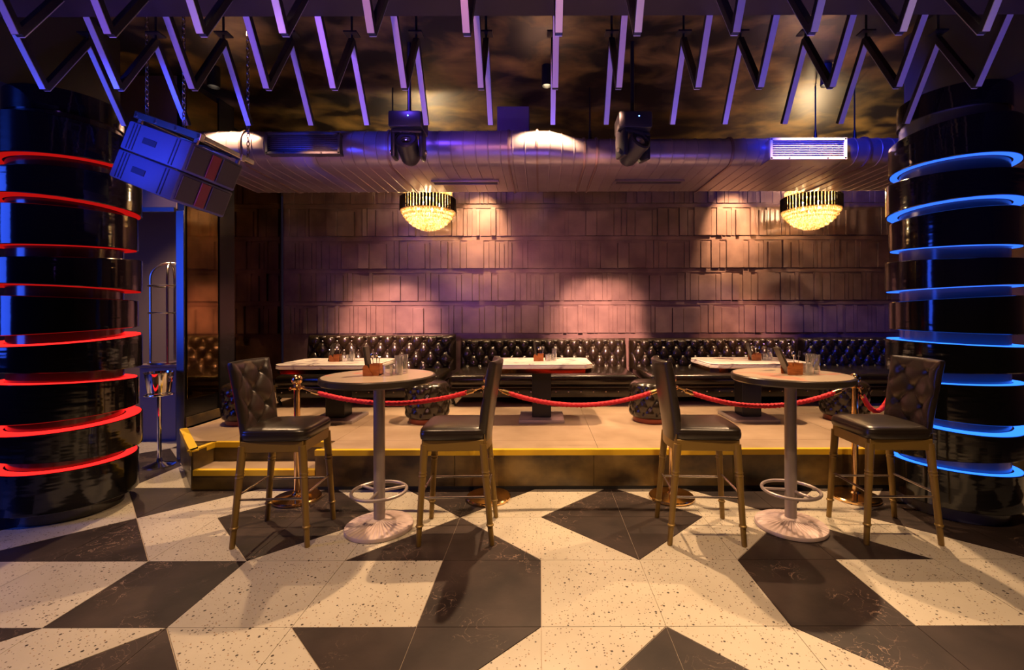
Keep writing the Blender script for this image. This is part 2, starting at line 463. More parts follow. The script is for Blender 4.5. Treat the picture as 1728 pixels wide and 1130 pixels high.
# ---- floor with its tiles
fb = B().box((0, 2.6, -0.03), (17, 14, 0.05))
floor = struct('floor', fb, 'grout')
tiles = {}
def tile_mesh(shape):
    g = 0.0016; a, c = g, T - g
    k = g * 2.4
    P = {'full': [(a, a), (c, a), (c, c), (a, c)],
         'SE': [(a + k, a), (c, a), (c, c - k)],
         'NW': [(a, a + k), (c - k, c), (a, c)],
         'SW': [(a, a), (c - k, a), (a, c - k)],
         'NE': [(c, a + k), (c, c), (a + k, c)]}[shape]
    return B().prism(P, -0.004, 0.0).mesh('tile', 0)
def place_tile(shape, mat, i, k):
    key = (shape, mat)
    if key not in tiles:
        me = tile_mesh(shape); me.materials.append(MAT[mat]); tiles[key] = me
    mk('tile', tiles[key], None, floor, loc=(i * T, Y0 + k * T, 0))
OPP = {'SE': 'NW', 'NW': 'SE', 'SW': 'NE', 'NE': 'SW'}
patA = {0: 'SE', 1: 'SW', 2: 'NE', 3: 'NW'}
patB = {2: 'SE', 3: 'SW', 0: 'NE', 1: 'NW'}
for k in range(-3, 7):
    for i in range(-9, 8):
        x0, y0 = i * T, Y0 + k * T
        if k >= 3 and i >= -5: continue          # under the platform
        if k == 3 and i == -6: pass
        row = {-3: 'S', -2: 'B', -1: 'A', 0: 'S', 1: 'B', 2: 'A', 3: 'X', 4: 'A', 5: 'S', 6: 'B'}[k]
        if row == 'S':
            place_tile('full', 'slate' if i % 3 == 2 else 'terrazzo', i, k)
        elif row == 'X':
            if i == -6:
                place_tile('SW', 'terrazzo', i, k); place_tile('NE', 'slate', i, k)
            else:
                place_tile('full', 'slate' if i % 2 else 'terrazzo', i, k)
        else:
            d = (patA if row == 'A' else patB)[i % 4]
            place_tile(d, 'slate', i, k); place_tile(OPP[d], 'terrazzo', i, k)

# ---- ceiling, walls behind the camera
ceiling = struct('ceiling', B().box((0, 2.6, 4.05), (17, 14, 0.1)), 'ceiling_paint')
struct('wall_rear', B().box((0, -4.4, 2.0), (17, 0.1, 4.0)), 'soffit')
struct('wall_right', B().box((6.9, 1.5, 2.0), (0.1, 11.8, 4.0)), 'wall_right_paint')
struct('wall_left', B().box((-8.2, 1.2, 2.0), (0.1, 11.0, 4.0)), 'room_wall')

# ---- cross beam overhead and the side soffits over the two columns
struct('trim_1', B().box((0, 2.50, 3.61), (13.6, 0.29, 0.78)), 'soffit')
struct('trim_2', B().box((5.05, 1.6, 3.575), (3.5, 5.12, 0.84)), 'side_soffit')
struct('trim_3', B().box((-5.95, 1.6, 3.575), (4.3, 5.12, 0.84)), 'side_soffit')

# ---- back wall: ledges and book-spine relief panels
YW = 7.2
wb = B()
wb.box((1.42, YW + 0.05, 2.0), (10.9, 0.1, 4.0))
wall_back = struct('wall_back', wb, 'book_wall')
rows = [1.216 + 0.506 * k for k in range(6)]
for k, z in enumerate(rows):
    lb = B().box((1.42, YW - 0.006, z + 0.470), (10.86, 0.012, 0.055), bevel=0.002, seg=1)
    mk('ledge', lb, 'book_wall', wall_back, 30)
book_me = B().box((0, 0, 0), (1, 1, 1), bevel=0.015, seg=1).mesh('book_panel', 30)
book_me.materials.append(MAT['book_wall'])
rest = B(); cnt = 0
pattern = []
for q in range(34):
    w = random.choice([0.06, 0.08, 0.11, 0.12, 0.07, 0.10, 0.17, 0.27, 0.13])
    pattern.append((w, random.choice([0.40, 0.425, 0.385, 0.41, 0.43, 0.395]), random.choice([0.010, 0.022, 0.036, 0.052, 0.030])))
def book(x, w, h, d, z, as_part):
    global cnt
    if as_part:
        o = mk('book_panel', book_me, None, wall_back)
        o.scale = (w - 0.009, d, h); o.location = (x + w / 2, YW - d / 2, z + h / 2 + 0.006); cnt += 1
    else:
        rest.box((x + w / 2, YW - d / 2, z + h / 2 + 0.006), (w - 0.006, d, h), bevel=0.002, seg=1)
for k, z in enumerate(rows):
    x = -4.0; q = k * 5
    while x < 6.75:
        w, h, d = pattern[q % 34]; q += 1
        if k == 5: h = min(h, 0.24)
        h = min(h, 3.98 - z)
        # the slim ones in the upper rows and those past the column are joined
        part = cnt < 298 and x < 5.4 and (k in (0, 1, 2) or (k == 3))
        book(x, w, h, d, z, part)
        x += w
mk('book_relief', rest, 'book_wall', wall_back, 30)['kind'] = 'stuff'
for c_ in wall_back.children:
    pass

# ---- left mirrored wall with pillar, post and header
wl = B()
wl.box((-3.735, 5.02, 2.0), (0.075, 0.50, 4.0))
wl.box((-4.13, 6.37, 2.17), (0.14, 1.66, 3.66))
wall_side = struct('wall_left.001', wl, 'pillar_black')
mk('mirror_panel', B().box((-3.69, 5.02, 2.28), (0.012, 0.46, 3.3), bevel=0.003, seg=1), 'bronze_mirror', wall_side, 30)
mk('mirror_panel', B().box((-4.05, 6.36, 2.25), (0.012, 1.62, 3.4), bevel=0.003, seg=1), 'bronze_mirror', wall_side, 30)
mk('metal_edge', B().box((-3.735, 4.764, 1.30), (0.08, 0.012, 2.58), bevel=0.002, seg=1), 'edge_metal', wall_side, 30)
struct('baseboard_left', B().box((-3.683, 5.02, ZP + 0.06), (0.018, 0.50, 0.10), bevel=0.003, seg=1), 'riser_panel', 30)
struct('baseboard_left.001', B().box((-4.045, 6.37, ZP + 0.06), (0.018, 1.60, 0.10), bevel=0.003, seg=1), 'riser_panel', 30)
struct('trim_4', B().box((-3.86, 5.40, 2.0), (0.36, 0.26, 4.0), bevel=0.004, seg=1), 'pillar_black', 30)
hd = B().box((-5.97, 4.83, 3.30), (4.4, 0.14, 1.38))
header = struct('trim_5', hd, 'lintel_grey')
mk('lintel_strip', B().box((-5.97, 4.752, 2.60), (4.38, 0.02, 0.05), bevel=0.003, seg=1), 'edge_metal', header, 30)
struct('wall_left.002', B().box((-6.1, 6.75, 2.0), (4.1, 0.1, 4.0)), 'room_wall')

# ---- platform with step
pl = [(-3.02, 3.965), (-3.0, 3.965), (-3.0, 4.23), (-1.95, 4.23), (-1.95, 3.965), (6.7, 3.965), (6.7, 7.19), (-4.03, 7.19), (-4.03, 5.56), (-3.66, 5.56), (-3.66, 4.80), (-3.72, 4.74)]
platform = struct('platform', B().prism(pl, 0.0, ZP - 0.012), 'riser_panel')
def clip(poly, inside, inter):
    out = []
    for i in range(len(poly)):
        a, c = poly[i - 1], poly[i]
        ia, ic = inside(a), inside(c)
        if ic:
            if not ia: out.append(inter(a, c))
            out.append(c)
        elif ia: out.append(inter(a, c))
    return out
# diagonal edge line through (-3.02,3.965)-(-3.72,4.74); keep the right side
DA, DB = Vector((-3.02, 3.965)), Vector((-3.72, 4.74))
def side(p): return (DB - DA).x * (p[1] - DA.y) - (DB - DA).y * (p[0] - DA.x)
def inter(a, c):
    sa, sc = side(a), side(c); t = sa / (sa - sc)
    return (a[0] + (c[0] - a[0]) * t, a[1] + (c[1] - a[1]) * t)
ys = [4.005, 4.27, 4.8, 5.4, 6.0, 6.6, 7.19]
xs = [-4.2, -3.6, -3.0 + 0.045, -1.95 + 0.045, -0.7, 0.5, 1.7, 2.9, 4.1, 5.3, 6.68]
g = 0.0015
for a in range(len(ys) - 1):
    for c in range(len(xs) - 1):
        x0, x1, y0, y1 = xs[c], xs[c + 1], ys[a], ys[a + 1]
        if a == 0 and x1 < -1.8: continue
        if x0 < -3.66 and a <= 2: x0 = -3.65
        if x0 < -4.03: x0 = -4.03
        if x1 - x0 < 0.02: continue
        poly = clip([(x0 + g, y0 + g), (x1 - g, y0 + g), (x1 - g, y1 - g), (x0 + g, y1 - g)], lambda p: side((p[0] - 0.05, p[1])) < 0, lambda p, q: inter((p[0] - 0.05, p[1]), (q[0] - 0.05, q[1])))
        poly = [(p[0], p[1]) for p in poly]
        if len(poly) >= 3: mk('slab', B().prism(poly, ZP - 0.012, ZP), 'platform_top', platform, 0)
def nosing(p, q, z, wid=0.042, lip=0.016):
    p = Vector(p); q = Vector(q); d = (q - p).normalized(); n = Vector((-d.y, d.x))
    bb = B()
    a = p - n * 0.004; c = q - n * 0.004
    bb.prism([tuple(a), tuple(c), tuple(c + n * wid), tuple(a + n * wid)], z - 0.0115, z + 0.003)
    bb.prism([tuple(a - n * 0.004), tuple(c - n * 0.004), tuple(c), tuple(a)], z - 0.045, z + 0.003)
    return bb
for p, q in (((-3.72, 4.74), (-3.02, 3.965)), ((-3.02, 3.965), (-3.0, 4.23)), ((-3.0, 4.23), (-1.95, 4.23)), ((-1.95, 3.965), (6.7, 3.965))):
    mk('nosing', nosing(p, q, ZP, 0.06 if p[0] < -3.5 else 0.042), 'nosing_yellow', platform, 0)
# the step in the notch
mk('step_riser', B().box((-2.475, 4.10, 0.077), (1.05, 0.26, 0.154)), 'riser_panel', platform, 0)
mk('step_tread', B().box((-2.475, 4.12, 0.160), (1.05, 0.22, 0.012)), 'platform_top', platform, 0)
mk('nosing', nosing((-3.0, 3.965), (-1.95, 3.965), 0.166, 0.045), 'nosing_yellow', platform, 0)
x = -1.94
while x < 6.6:
    mk('riser_panel', B().box((x + 0.597, 3.961, 0.155), (1.192, 0.012, 0.27), bevel=0.002, seg=1), 'riser_panel', platform, 30)
    x += 1.2
mk('plinth_strip', B().box((2.38, 3.966, 0.012), (8.6, 0.03, 0.03)), 'dark_void', platform, 0)

# ---- luminous columns
def column(name, label, c, rings, led, extra):
    root = thing(name, label, 'column', (c[0], c[1], 0))
    mk('core', B().lathe([(0, 0), (0.325, 0), (0.325, 3.154), (0, 3.154)], 96), extra, root)
    mk('collar', B().lathe([(0.326, 2.985), (0.34, 2.985), (0.34, 3.15), (0.326, 3.15), (0.326, 2.985)], 96), 'black_gloss', root)  # black sleeve added to keep the top of the core dark
    N = 128
    for idx, (R, bt, tp_) in enumerate(rings):
        bb = B(); r0 = 0.318; bm = bb.bm
        ring = lambda r, pl_, dz=0: [bm.verts.new((r * math.cos(2 * PI * i / N), r * math.sin(2 * PI * i / N), pl_[0] + pl_[1] * r * math.cos(2 * PI * i / N) + pl_[2] * r * math.sin(2 * PI * i / N) + dz)) for i in range(N)]
        L = [ring(r0, bt), ring(R - 0.004, bt), ring(R, bt, 0.004), ring(R, tp_, -0.004), ring(R - 0.004, tp_), ring(r0, tp_)]
        for a, d in zip(L, L[1:] + L[:1]):
            for i in range(N):
                j = (i + 1) % N
                bm.faces.new((a[i], a[j], d[j], d[i]))
        band = mk('band', bb, 'black_gloss', root, 30)
        up = idx <= 3
        if idx == 4: continue
        pl_ = tp_ if up else bt
        s_ = 1 if up else -1
        bb = B(); bm = bb.bm
        L = [ring(0.336, pl_, 0.0005 * s_), ring(R - 0.012, pl_, 0.0005 * s_), ring(R - 0.012, pl_, 0.004 * s_), ring(0.336, pl_, 0.004 * s_)]
        for a, d in zip(L, L[1:] + L[:1]):
            for i in range(N):
                j = (i + 1) % N
                bm.faces.new((a[i], a[j], d[j], d[i]))
        mk('light_strip', bb, led if up else led + '_dim', band, 30)
    return root
LR = [
  ( 0.415 , [0.1, 0, 0] , [0.3962, -0.0139, 0.0135] ),
  ( 0.44 , [0.4845, -0.0754, -0.0062] , [0.692, 0.0078, 0.0548] ),
  ( 0.415 , [0.7567, 0.0223, 0.0354] , [1.0088, -0.0135, -0.0335] ),
  ( 0.44 , [1.1054, -0.0402, -0.007] , [1.324, 0.0144, 0.082] ),
  ( 0.415 , [1.3867, 0.0358, 0.0542] , [1.6383, -0.0258, -0.0155] ),
  ( 0.44 , [1.7135, -0.0134, -0.0289] , [1.9396, 0.0144, 0.0673] ),
  ( 0.415 , [2.0256, 0.007, 0.0582] , [2.3018, -0.0172, 0.0323] ),
  ( 0.44 , [2.342, -0.0151, -0.0322] , [2.5566, 0.0589, 0.0325] ),
  ( 0.415 , [2.6564, 0.0325, 0.0371] , [2.9168, -0.0151, -0.0421] )]
RR = [
  ( 0.395 , [0.1, 0, 0] , [0.3553, -0.0367, -0.0298] ),
  ( 0.415 , [0.4363, 0.0494, -0.0841] , [0.6909, -0.0005, 0.1073] ),
  ( 0.405 , [0.7401, -0.016, 0.0502] , [0.9866, 0.0093, -0.0304] ),
  ( 0.42 , [1.0628, 0.0144, -0.0523] , [1.2803, -0.0347, 0.0276] ),
  ( 0.395 , [1.3636, -0.0244, 0.0264] , [1.6098, 0.036, -0.0313] ),
  ( 0.42 , [1.6911, 0.0247, -0.0151] , [1.9034, -0.0084, 0.0458] ),
  ( 0.395 , [1.9987, -0.0018, 0.0482] , [2.2393, 0.0226, -0.0299] ),
  ( 0.415 , [2.2976, -0.0006, -0.0501] , [2.5244, -0.0114, 0.0443] ),
  ( 0.395 , [2.6159, -0.0061, -0.0143] , [2.8665, 0.0319, -0.0975] )]
column('light_column', 'glossy black round column of tilted bands lit by red light strips', (-3.69, 3.59), LR, 'led_red', 'core_red')
column('light_column', 'glossy black round column of tilted bands lit by blue light strips', (3.20, 3.57), RR, 'led_blue', 'core_gloss')

# ---- air duct
duct = thing('air_duct', 'large oval metal ventilation duct running along the ceiling above the banquettes', 'duct', (0, 5.45, 3.1))
def duct_section(rr, x):
    """stadium section: flat bottom at z=0 (world 3.10), front end at y=-0.47"""
    pts = []
    yf, yb = -0.47, 0.49
    for i in range(13):
        a = -PI / 2 - PI * i / 12
        pts.append((x, yf + rr * math.cos(a), rr + rr * math.sin(a)))
    for i in range(13):
        a = PI / 2 - PI * i / 12
        pts.append((x, yb + rr * math.cos(a), rr + rr * math.sin(a)))
    return pts
def duct_r(x):
    if x < 0.05: return 0.192
    if x > 0.50: return 0.148
    t = (x - 0.05) / 0.45; t = t * t * (3 - 2 * t)
    return 0.192 + (0.148 - 0.192) * t
bb = B(); bm = bb.bm; prev = None
x = -3.675; xs_ = []
while x < 6.8:
    xs_ += [(x, 0), (x + 0.004, 0.0045), (x + 0.012, 0.0045), (x + 0.016, 0)]
    x += 0.13
for (x, dr) in xs_:
    r_ = duct_r(x)
    ring = [bm.verts.new((p[0], p[1] * (1 + dr / 0.6), r_ + (p[2] - r_) * (1 + dr / r_))) for p in duct_section(r_, x)]
    if prev:
        n = len(ring)
        for i in range(n):
            j = (i + 1) % n
            bm.faces.new((prev[i], prev[j], ring[j], ring[i]))
    else: bm.faces.new(ring[::-1])
    prev = ring
bm.faces.new(prev)
mk('duct_shell', bb, 'duct_paint', duct, 30)
def flange(x, w=0.03, dr=0.014):
    bb = B(); bm = bb.bm; r_ = duct_r(x)
    L = []
    for (xx, d) in ((x - w / 2, 0), (x - w / 2, dr), (x + w / 2, dr), (x + w / 2, 0)):
        L.append([bm.verts.new((xx, p[1] * (1 + d / 0.6), r_ + (p[2] - r_) * (1 + d / r_))) for p in duct_section(r_, xx)])
    for a, c in zip(L, L[1:] + L[:1]):
        n = len(a)
        for i in range(n):
            j = (i + 1) % n
            bm.faces.new((a[i], a[j], c[j], c[i]))
    mk('flange', bb, 'duct_flange', duct, 30)
for x in (-3.13, -1.60, -0.33, -0.03, 0.47, 0.60, 2.03, 3.48, 4.9): flange(x, 0.022)
for x in (-1.62, 0.55, 3.03, 3.46):
    hb = B().cyl((x, -0.40, 0.30), (x, -0.40, 0.90), 0.008, n=8)
    hb.cyl((x, -0.40, 0.30), (x, -0.40, 0.42), 0.022, 0.012, n=10)
    mk('hanger_rod', hb, 'black_metal', duct)
bb = B().box((-0.30, 0.0, 0.53), (0.36, 0.6, 0.42), bevel=0.004, seg=1)
mk('branch_duct', bb, 'lintel_grey', duct, 30)

def grille(label, x0, x1, z0, z1, mat):
    w = x1 - x0; h = z1 - z0
    fb = B()
    fb.box((0, 0.0, 0.012), (w, 0.03, 0.024), bevel=0.003, seg=1); fb.box((0, 0, h - 0.012), (w, 0.03, 0.024), bevel=0.003, seg=1)
    fb.box((-w / 2 + 0.012, 0, h / 2), (0.024, 0.03, h)); fb.box((w / 2 - 0.012, 0, h / 2), (0.024, 0.03, h))
    r_ = mk('air_grille', fb, mat, duct, 30, ((x0 + x1) / 2, 4.74 - 5.45, z0 - 3.1)); r_['label'] = label
    bx = B()   # collar reaching back to the duct
    bx.box((0, 0.15, h - 0.01), (w - 0.01, 0.30, 0.012)); bx.box((0, 0.15, 0.01), (w - 0.01, 0.30, 0.012))
    bx.box((-w / 2 + 0.008, 0.15, h / 2), (0.012, 0.30, h - 0.02)); bx.box((w / 2 - 0.008, 0.15, h / 2), (0.012, 0.30, h - 0.02))
    bx.box((0, 0.12, h / 2), (w - 0.04, 0.01, h - 0.04))
    mk('collar', bx, 'duct_paint' if mat == 'grille_white' else 'grille_dark', r_, 30)
    me = B().box((0, 0, 0), (w - 0.045, 0.022, 0.004), Matrix.Rotation(math.radians(35), 3, 'X')).mesh('slat', 0)
    me.materials.append(MAT[mat])
    n = 9
    for i in range(n):
        mk('slat', me, None, r_, loc=(0, 0.004, 0.035 + (h - 0.07) * i / (n - 1)))
    for sx in (-1, 1):
        mk('screw', B().cyl((sx * w * 0.25, -0.02, 0.012), (sx * w * 0.25, -0.01, 0.012), 0.008, n=8), 'black_metal', r_)
grille('dark slatted air grille on the duct beside the hanging speakers', -2.83, -2.06, 3.165, 3.385, 'grille_dark')
grille('pale slatted air grille on the duct above the right chandelier', 2.37, 3.16, 3.095, 3.315, 'grille_white')
for lab, xa, xb in (('flat linear slot vent under the duct beside the left chandelier', -1.28, -0.50), ('flat linear slot vent under the duct midway between the chandeliers', 0.90, 1.70)):
    fb = B(); w = xb - xa
    fb.box((0, -0.06, -0.008), (w, 0.02, 0.02)); fb.box((0, 0.06, -0.008), (w, 0.02, 0.02)); fb.box((-w / 2, 0, -0.008), (0.02, 0.14, 0.02)); fb.box((w / 2, 0, -0.008), (0.02, 0.14, 0.02))
    r_ = mk('slot_vent', fb, 'duct_paint', duct, 0, ((xa + xb) / 2, 0.05, -0.005)); r_['label'] = lab
    mk('louvre', B().box((0, -0.02, -0.005), (w - 0.02, 0.03, 0.008)).box((0, 0.025, -0.005), (w - 0.02, 0.03, 0.008)), 'grille_dark', r_, 0)

# ---- zigzag ceiling battens
ORD = ['first', 'second', 'third', 'fourth', 'fifth', 'sixth', 'seventh', 'eighth', 'ninth', 'tenth', 'eleventh', 'twelfth', 'thirteenth', 'fourteenth']
inv = [1.565, 1.757, 1.968, 2.178, 2.387, 2.600]
Yz = [1.3117 * 1.0 * v for v in inv]       # Y of the vertices: 2.05 2.30 2.58 2.86 3.13 3.41
Zt, Zb = H0 + 1.875, H0 + 1.422
zs = [Zt, Zb, Zt, Zb, Zt, Zb]
offs = [-834, -709, -584, -459, -347, -228, -99, 26, 133, 266, 371, 491, 603, 736]
seg_me = {}
for n_, o_ in enumerate(offs):
    X = o_ * 2.86 / F
    side_ = 'left' if n_ < 7 else 'right'
    num = ORD[n_] if n_ < 7 else ORD[13 - n_]
    r_ = thing('zigzag_batten', '%s zigzag ceiling batten from the %s edge of the photo' % (num, side_), 'ceiling batten', (X, Yz[0], Zt), 0, 'zigzag battens hanging from the ceiling')
    for s_ in range(5):
        if s_ not in seg_me:
            p = Vector((0, Yz[s_] - Yz[0], zs[s_] - Zt)); q = Vector((0, Yz[s_ + 1] - Yz[0], zs[s_ + 1] - Zt))
            d = q - p; L_ = d.length
            ang = math.atan2(d.z, d.y)
            R_ = Matrix.Rotation(ang, 3, 'X'); mid = (p + q) / 2
            me = B().box(mid, (0.038, L_ + 0.012, 0.034), R_, bevel=0.002, seg=1).mesh('bar', 30)
            me.materials.append(MAT['batten_channel'])
            nrm = R_ @ Vector((0, 0, -1))
            if nrm.z > 0: nrm = -nrm
            me2 = B().box(mid + nrm * 0.0185, (0.036, L_ + 0.008, 0.005), R_, bevel=0.001, seg=1).mesh('diffuser', 30)
            me2.materials.append(MAT['batten']); seg_me[s_] = (me, me2)
            if s_ == 0:
                hb = B().box((0, Yz[4] - Yz[0], 0.045), (0.09, 0.07, 0.010)).cyl((0, Yz[4] - Yz[0], 0.0), (0, Yz[4] - Yz[0], 4.0 - Zt), 0.008, n=6)
                hm = hb.mesh('hanger', 30); hm.materials.append(MAT['black_metal'])
                hb = B().box((0, 0, 0.045), (0.09, 0.07, 0.010)).cyl((0, 0, 0.0), (0, 0, 4.0 - Zt), 0.008, n=6)
                hm2 = hb.mesh('hanger', 30); hm2.materials.append(MAT['black_metal'])
        br_ = mk('bar', seg_me[s_][0], None, r_); mk('diffuser', seg_me[s_][1], None, br_)
    mk('hanger', hm, None, r_)
    if abs(X) < 2.0: mk('hanger', hm2, None, r_)

# ---- ceiling downlight fixtures
def downlight(label, x, y, z, r=0.052, glow='downlight_glow', zc=4.0):
    t = thing('ceiling_downlight', label, 'downlight', (x, y, z), 0, 'cylinder downlights on the ceiling')
    mk('housing', B().lathe([(r - 0.006, 0.0), (r, 0.0), (r, zc - z), (0, zc - z), (0, 0.10), (r - 0.006, 0.10), (r - 0.006, 0.0)], 24), 'black_metal', t)
    mk('lamp', B().lathe([(0, 0.065), (r - 0.012, 0.065), (r - 0.012, 0.075), (0, 0.075)], 20), glow, t)
downlight('black cylinder downlight on the ceiling above the hanging speakers', -3.28, 4.62, 3.80, 0.058, 'downlight_dim')
downlight('brightly glaring cylinder downlight in the middle of the ceiling', 0.07, 4.62, 3.80)
downlight('cylinder downlight on the ceiling above the pale air grille', 2.88, 4.62, 3.80)

# ---- chandeliers
def chandelier(label, x, y):
    t = thing('chandelier', label, 'chandelier', (x, y, 2.72), 0, 'crystal chandeliers')
    def crystal_ring(bb, r, z0, z1, n, w, th=0.012, tip=True):
        for i in range(n):
            a = 2 * PI * i / n
            cx_, cy_ = r * math.cos(a), r * math.sin(a)
            R_ = Matrix.Rotation(a, 3, 'Z')
            P = [Vector((-th / 2, -w / 2, 0)), Vector((th / 2, 0, 0)), Vector((-th / 2, w / 2, 0))]
            hi = [bb.bm.verts.new(R_ @ p + Vector((cx_, cy_, z1))) for p in P]
            lo = [bb.bm.verts.new(R_ @ p + Vector((cx_, cy_, z0 + (0.012 if tip else 0)))) for p in P]
            bb.bm.faces.new(hi)
            for k in range(3):
                bb.bm.faces.new((lo[k], lo[(k + 1) % 3], hi[(k + 1) % 3], hi[k]))
            if tip:
                tv = bb.bm.verts.new((cx_, cy_, z0))
                for k in range(3): bb.bm.faces.new((lo[(k + 1) % 3], lo[k], tv))
            else: bb.bm.faces.new(lo[::-1])
    bb = B(); crystal_ring(bb, 0.335, 0.41, 0.55, 60, 0.030)
    tag(mk('crown_crystals', bb, 'crystal', t, 0), kind='stuff')
    bb = B(); crystal_ring(bb, 0.385, 0.27, 0.455, 52, 0.033, 0.02, False)
    tag(mk('dark_slats', bb, 'smoked_slat', t, 0), 'black glass slats around the upper rim', kind='stuff')
    bb = B()
    for r, z0, z1, n in ((0.372, 0.225, 0.31, 66), (0.345, 0.175, 0.27, 62), (0.310, 0.130, 0.225, 56), (0.268, 0.09, 0.185, 50), (0.220, 0.052, 0.145, 42), (0.165, 0.022, 0.11, 32), (0.105, 0.0, 0.085, 22), (0.045, -0.01, 0.07, 9)):
        crystal_ring(bb, r, z0, z1, n, 0.030)
    tag(mk('tier_crystals', bb, 'crystal', t, 0), kind='stuff')
    fb = B()
    for r, z in ((0.335, 0.55), (0.385, 0.46), (0.385, 0.265), (0.345, 0.27), (0.31, 0.225), (0.268, 0.185), (0.22, 0.145), (0.165, 0.11), (0.105, 0.085)):
        fb.tube([(r * math.cos(2 * PI * i / 40), r * math.sin(2 * PI * i / 40), z) for i in range(40)], 0.005, 6, True)
    for k in range(6):
        a = PI * k / 6
        fb.cyl((-0.38 * math.cos(a), -0.38 * math.sin(a), 0.46), (0.38 * math.cos(a), 0.38 * math.sin(a), 0.46), 0.004, n=6)
    fb.cyl((0, 0, 0.08), (0, 0, 0.6), 0.012, n=10)
    mk('frame', fb, 'gold_paint', t)
    mk('hanging_rod', B().cyl((0, 0, 0.58), (0, 0, 1.24), 0.010, n=8).lathe([(0, 1.25), (0.07, 1.25), (0.07, 1.28), (0, 1.28)], 20), 'gold_paint', t)
    bulb_me = None
    for k in range(6):
        a = 2 * PI * k / 6 + 0.5
        px, py = 0.2 * math.cos(a), 0.2 * math.sin(a)
        if bulb_me is None:
            bulb_me = B().sphere((0, 0, 0), 0.02, 12, 1.5).mesh('bulb'); bulb_me.materials.append(MAT['bulb_glow'])
        mk('bulb', bulb_me, None, t, loc=(px, py, 0.34))
    l = bpy.data.lights.new('chandelier_lamp', 'POINT'); l.energy = 150; l.color = (1.0, 0.70, 0.38); l.shadow_soft_size = 0.03
    lo = bpy.data.objects.new('chandelier_lamp', l); COL.objects.link(lo); lo.location = (x, y, 2.72 + 0.40)
chandelier('round crystal chandelier with a black slat rim, left of the pair', -1.61, 6.6)
chandelier('round crystal chandelier with a black slat rim, right of the pair beside the blue column', 3.89, 6.6)

# ---- moving-head stage lights
def moving_head(label, x, y, ztop, yaw):
    t = thing('moving_head_light', label, 'stage light', (x, y, ztop), 0, 'moving head stage lights')
    mk('hanging_pole', B().cyl((0, 0.02, 0), (0, 0.02, 4.0 - ztop), 0.018, n=12), 'black_metal', t)
    mk('clamp', B().box((0, 0.02, 0.012), (0.10, 0.06, 0.03), bevel=0.004, seg=1).cyl((-0.06, 0.02, 0.03), (0.06, 0.02, 0.03), 0.012, n=10), 'black_metal', t)
    bs = mk('base', B().box((0, 0, -0.075), (0.30, 0.26, 0.15), bevel=0.02, seg=2), 'black_plastic', t)
    mk('display_light', B().sphere((0.03, -0.131, -0.05), 0.006, 8), 'led_dot', bs)
    R_ = Matrix.Rotation(yaw, 3, 'Z')
    yk = B()
    for sx in (-1, 1):
        yk.box(R_ @ Vector((sx * 0.125, 0, -0.27)), (0.045, 0.15, 0.25), R_, bevel=0.018, seg=2)
    yk.box(R_ @ Vector((0, 0, -0.165)), (0.27, 0.17, 0.04), R_, bevel=0.015, seg=2)
    mk('yoke', yk, 'black_plastic', t)
    ax = R_ @ Matrix.Rotation(math.radians(62), 3, 'X')
    hd_ = B().lathe([(0, -0.14), (0.06, -0.14), (0.085, -0.10), (0.095, 0.0), (0.095, 0.06), (0.10, 0.09), (0.10, 0.125), (0.085, 0.135), (0.085, 0.12), (0, 0.12)], 28, R_ @ Vector((0, 0, -0.31)), ax)
    h_ = mk('head', hd_, 'black_plastic', t)
    mk('lens', B().lathe([(0, 0.135), (0.03, 0.132), (0.045, 0.124), (0.045, 0.118), (0, 0.118)], 24, R_ @ Vector((0, 0, -0.31)), ax), 'chrome', h_)
    kb = B()
    for sx in (-1, 1): kb.cyl(R_ @ Vector((sx * 0.145, 0, -0.33)), R_ @ Vector((sx * 0.165, 0, -0.33)), 0.02, n=12)
    mk('knob', kb, 'steel', t)
moving_head('black moving head stage light hanging above the left chandelier', -1.20, 4.2, 3.32, 0.06)
moving_head('black moving head stage light hanging right of centre before the duct', 0.85, 4.2, 3.31, 0.45)

# ---- hanging line-array speakers
ca, sa = math.cos(1.293), math.sin(1.293)
Rz = Matrix.Rotation(1.293, 3, 'Z'); Rx = Matrix.Rotation(0.358, 3, 'X'); Ry = Matrix.Rotation(0.102, 3, 'Y')
RM = Rz @ Rx @ Ry
arr = thing('speaker_array', 'two stacked black loudspeakers hung tilted on chains beside the red column', 'speaker', (-2.31, 3.05, 2.657))
SW_, SD_, SH_ = 0.398, 0.615, 0.2115
def sp(x, y, z): return RM @ Vector((x, y, z))
for k in range(2):
    zc = -SH_ * (k + 0.5)
    bb = B().box((0, 0, 0), (SW_, SD_, SH_ - 0.008), RM, bevel=0.012, seg=2)
    for v in bb.bm.verts: v.co += sp(SW_ / 2, SD_ / 2, zc)
    cab = mk('cabinet', bb, 'speaker_paint', arr, 30)
    for (a0, a1, mat_, nm) in ((0.02, 0.145, 'speaker_grille', 'grille'), (0.155, 0.225, 'red_panel', 'red_panel'), (0.235, 0.38, 'speaker_grille', 'grille')):
        bb = B().box((0, 0, 0), (a1 - a0, 0.012, SH_ - 0.04), RM, bevel=0.003, seg=1)
        for v in bb.bm.verts: v.co += sp((a0 + a1) / 2, -0.004, zc)
        mk(nm, bb, mat_, cab, 30)
    bb = B().box((0, 0, 0), (0.006, 0.13, 0.042), RM, bevel=0.002, seg=1)
    for v in bb.bm.verts: v.co += sp(-0.002, SD_ * 0.58, zc)
    mk('handle', bb, 'dark_void', cab, 30)
    bb = B()
    for yy in (0.80, 0.85, 0.90, 0.16, 0.21):
        b2 = B().box((0, 0, 0), (0.004, 0.008, SH_ - 0.03), RM)
        for v in b2.bm.verts: v.co += sp(-0.001, SD_ * yy, zc)
        me_ = b2.mesh('tmp', 0); bb.bm.from_mesh(me_); bpy.data.meshes.remove(me_)
    mk('groove', bb, 'dark_void', cab, 0)['kind'] = 'stuff'
fr = B()
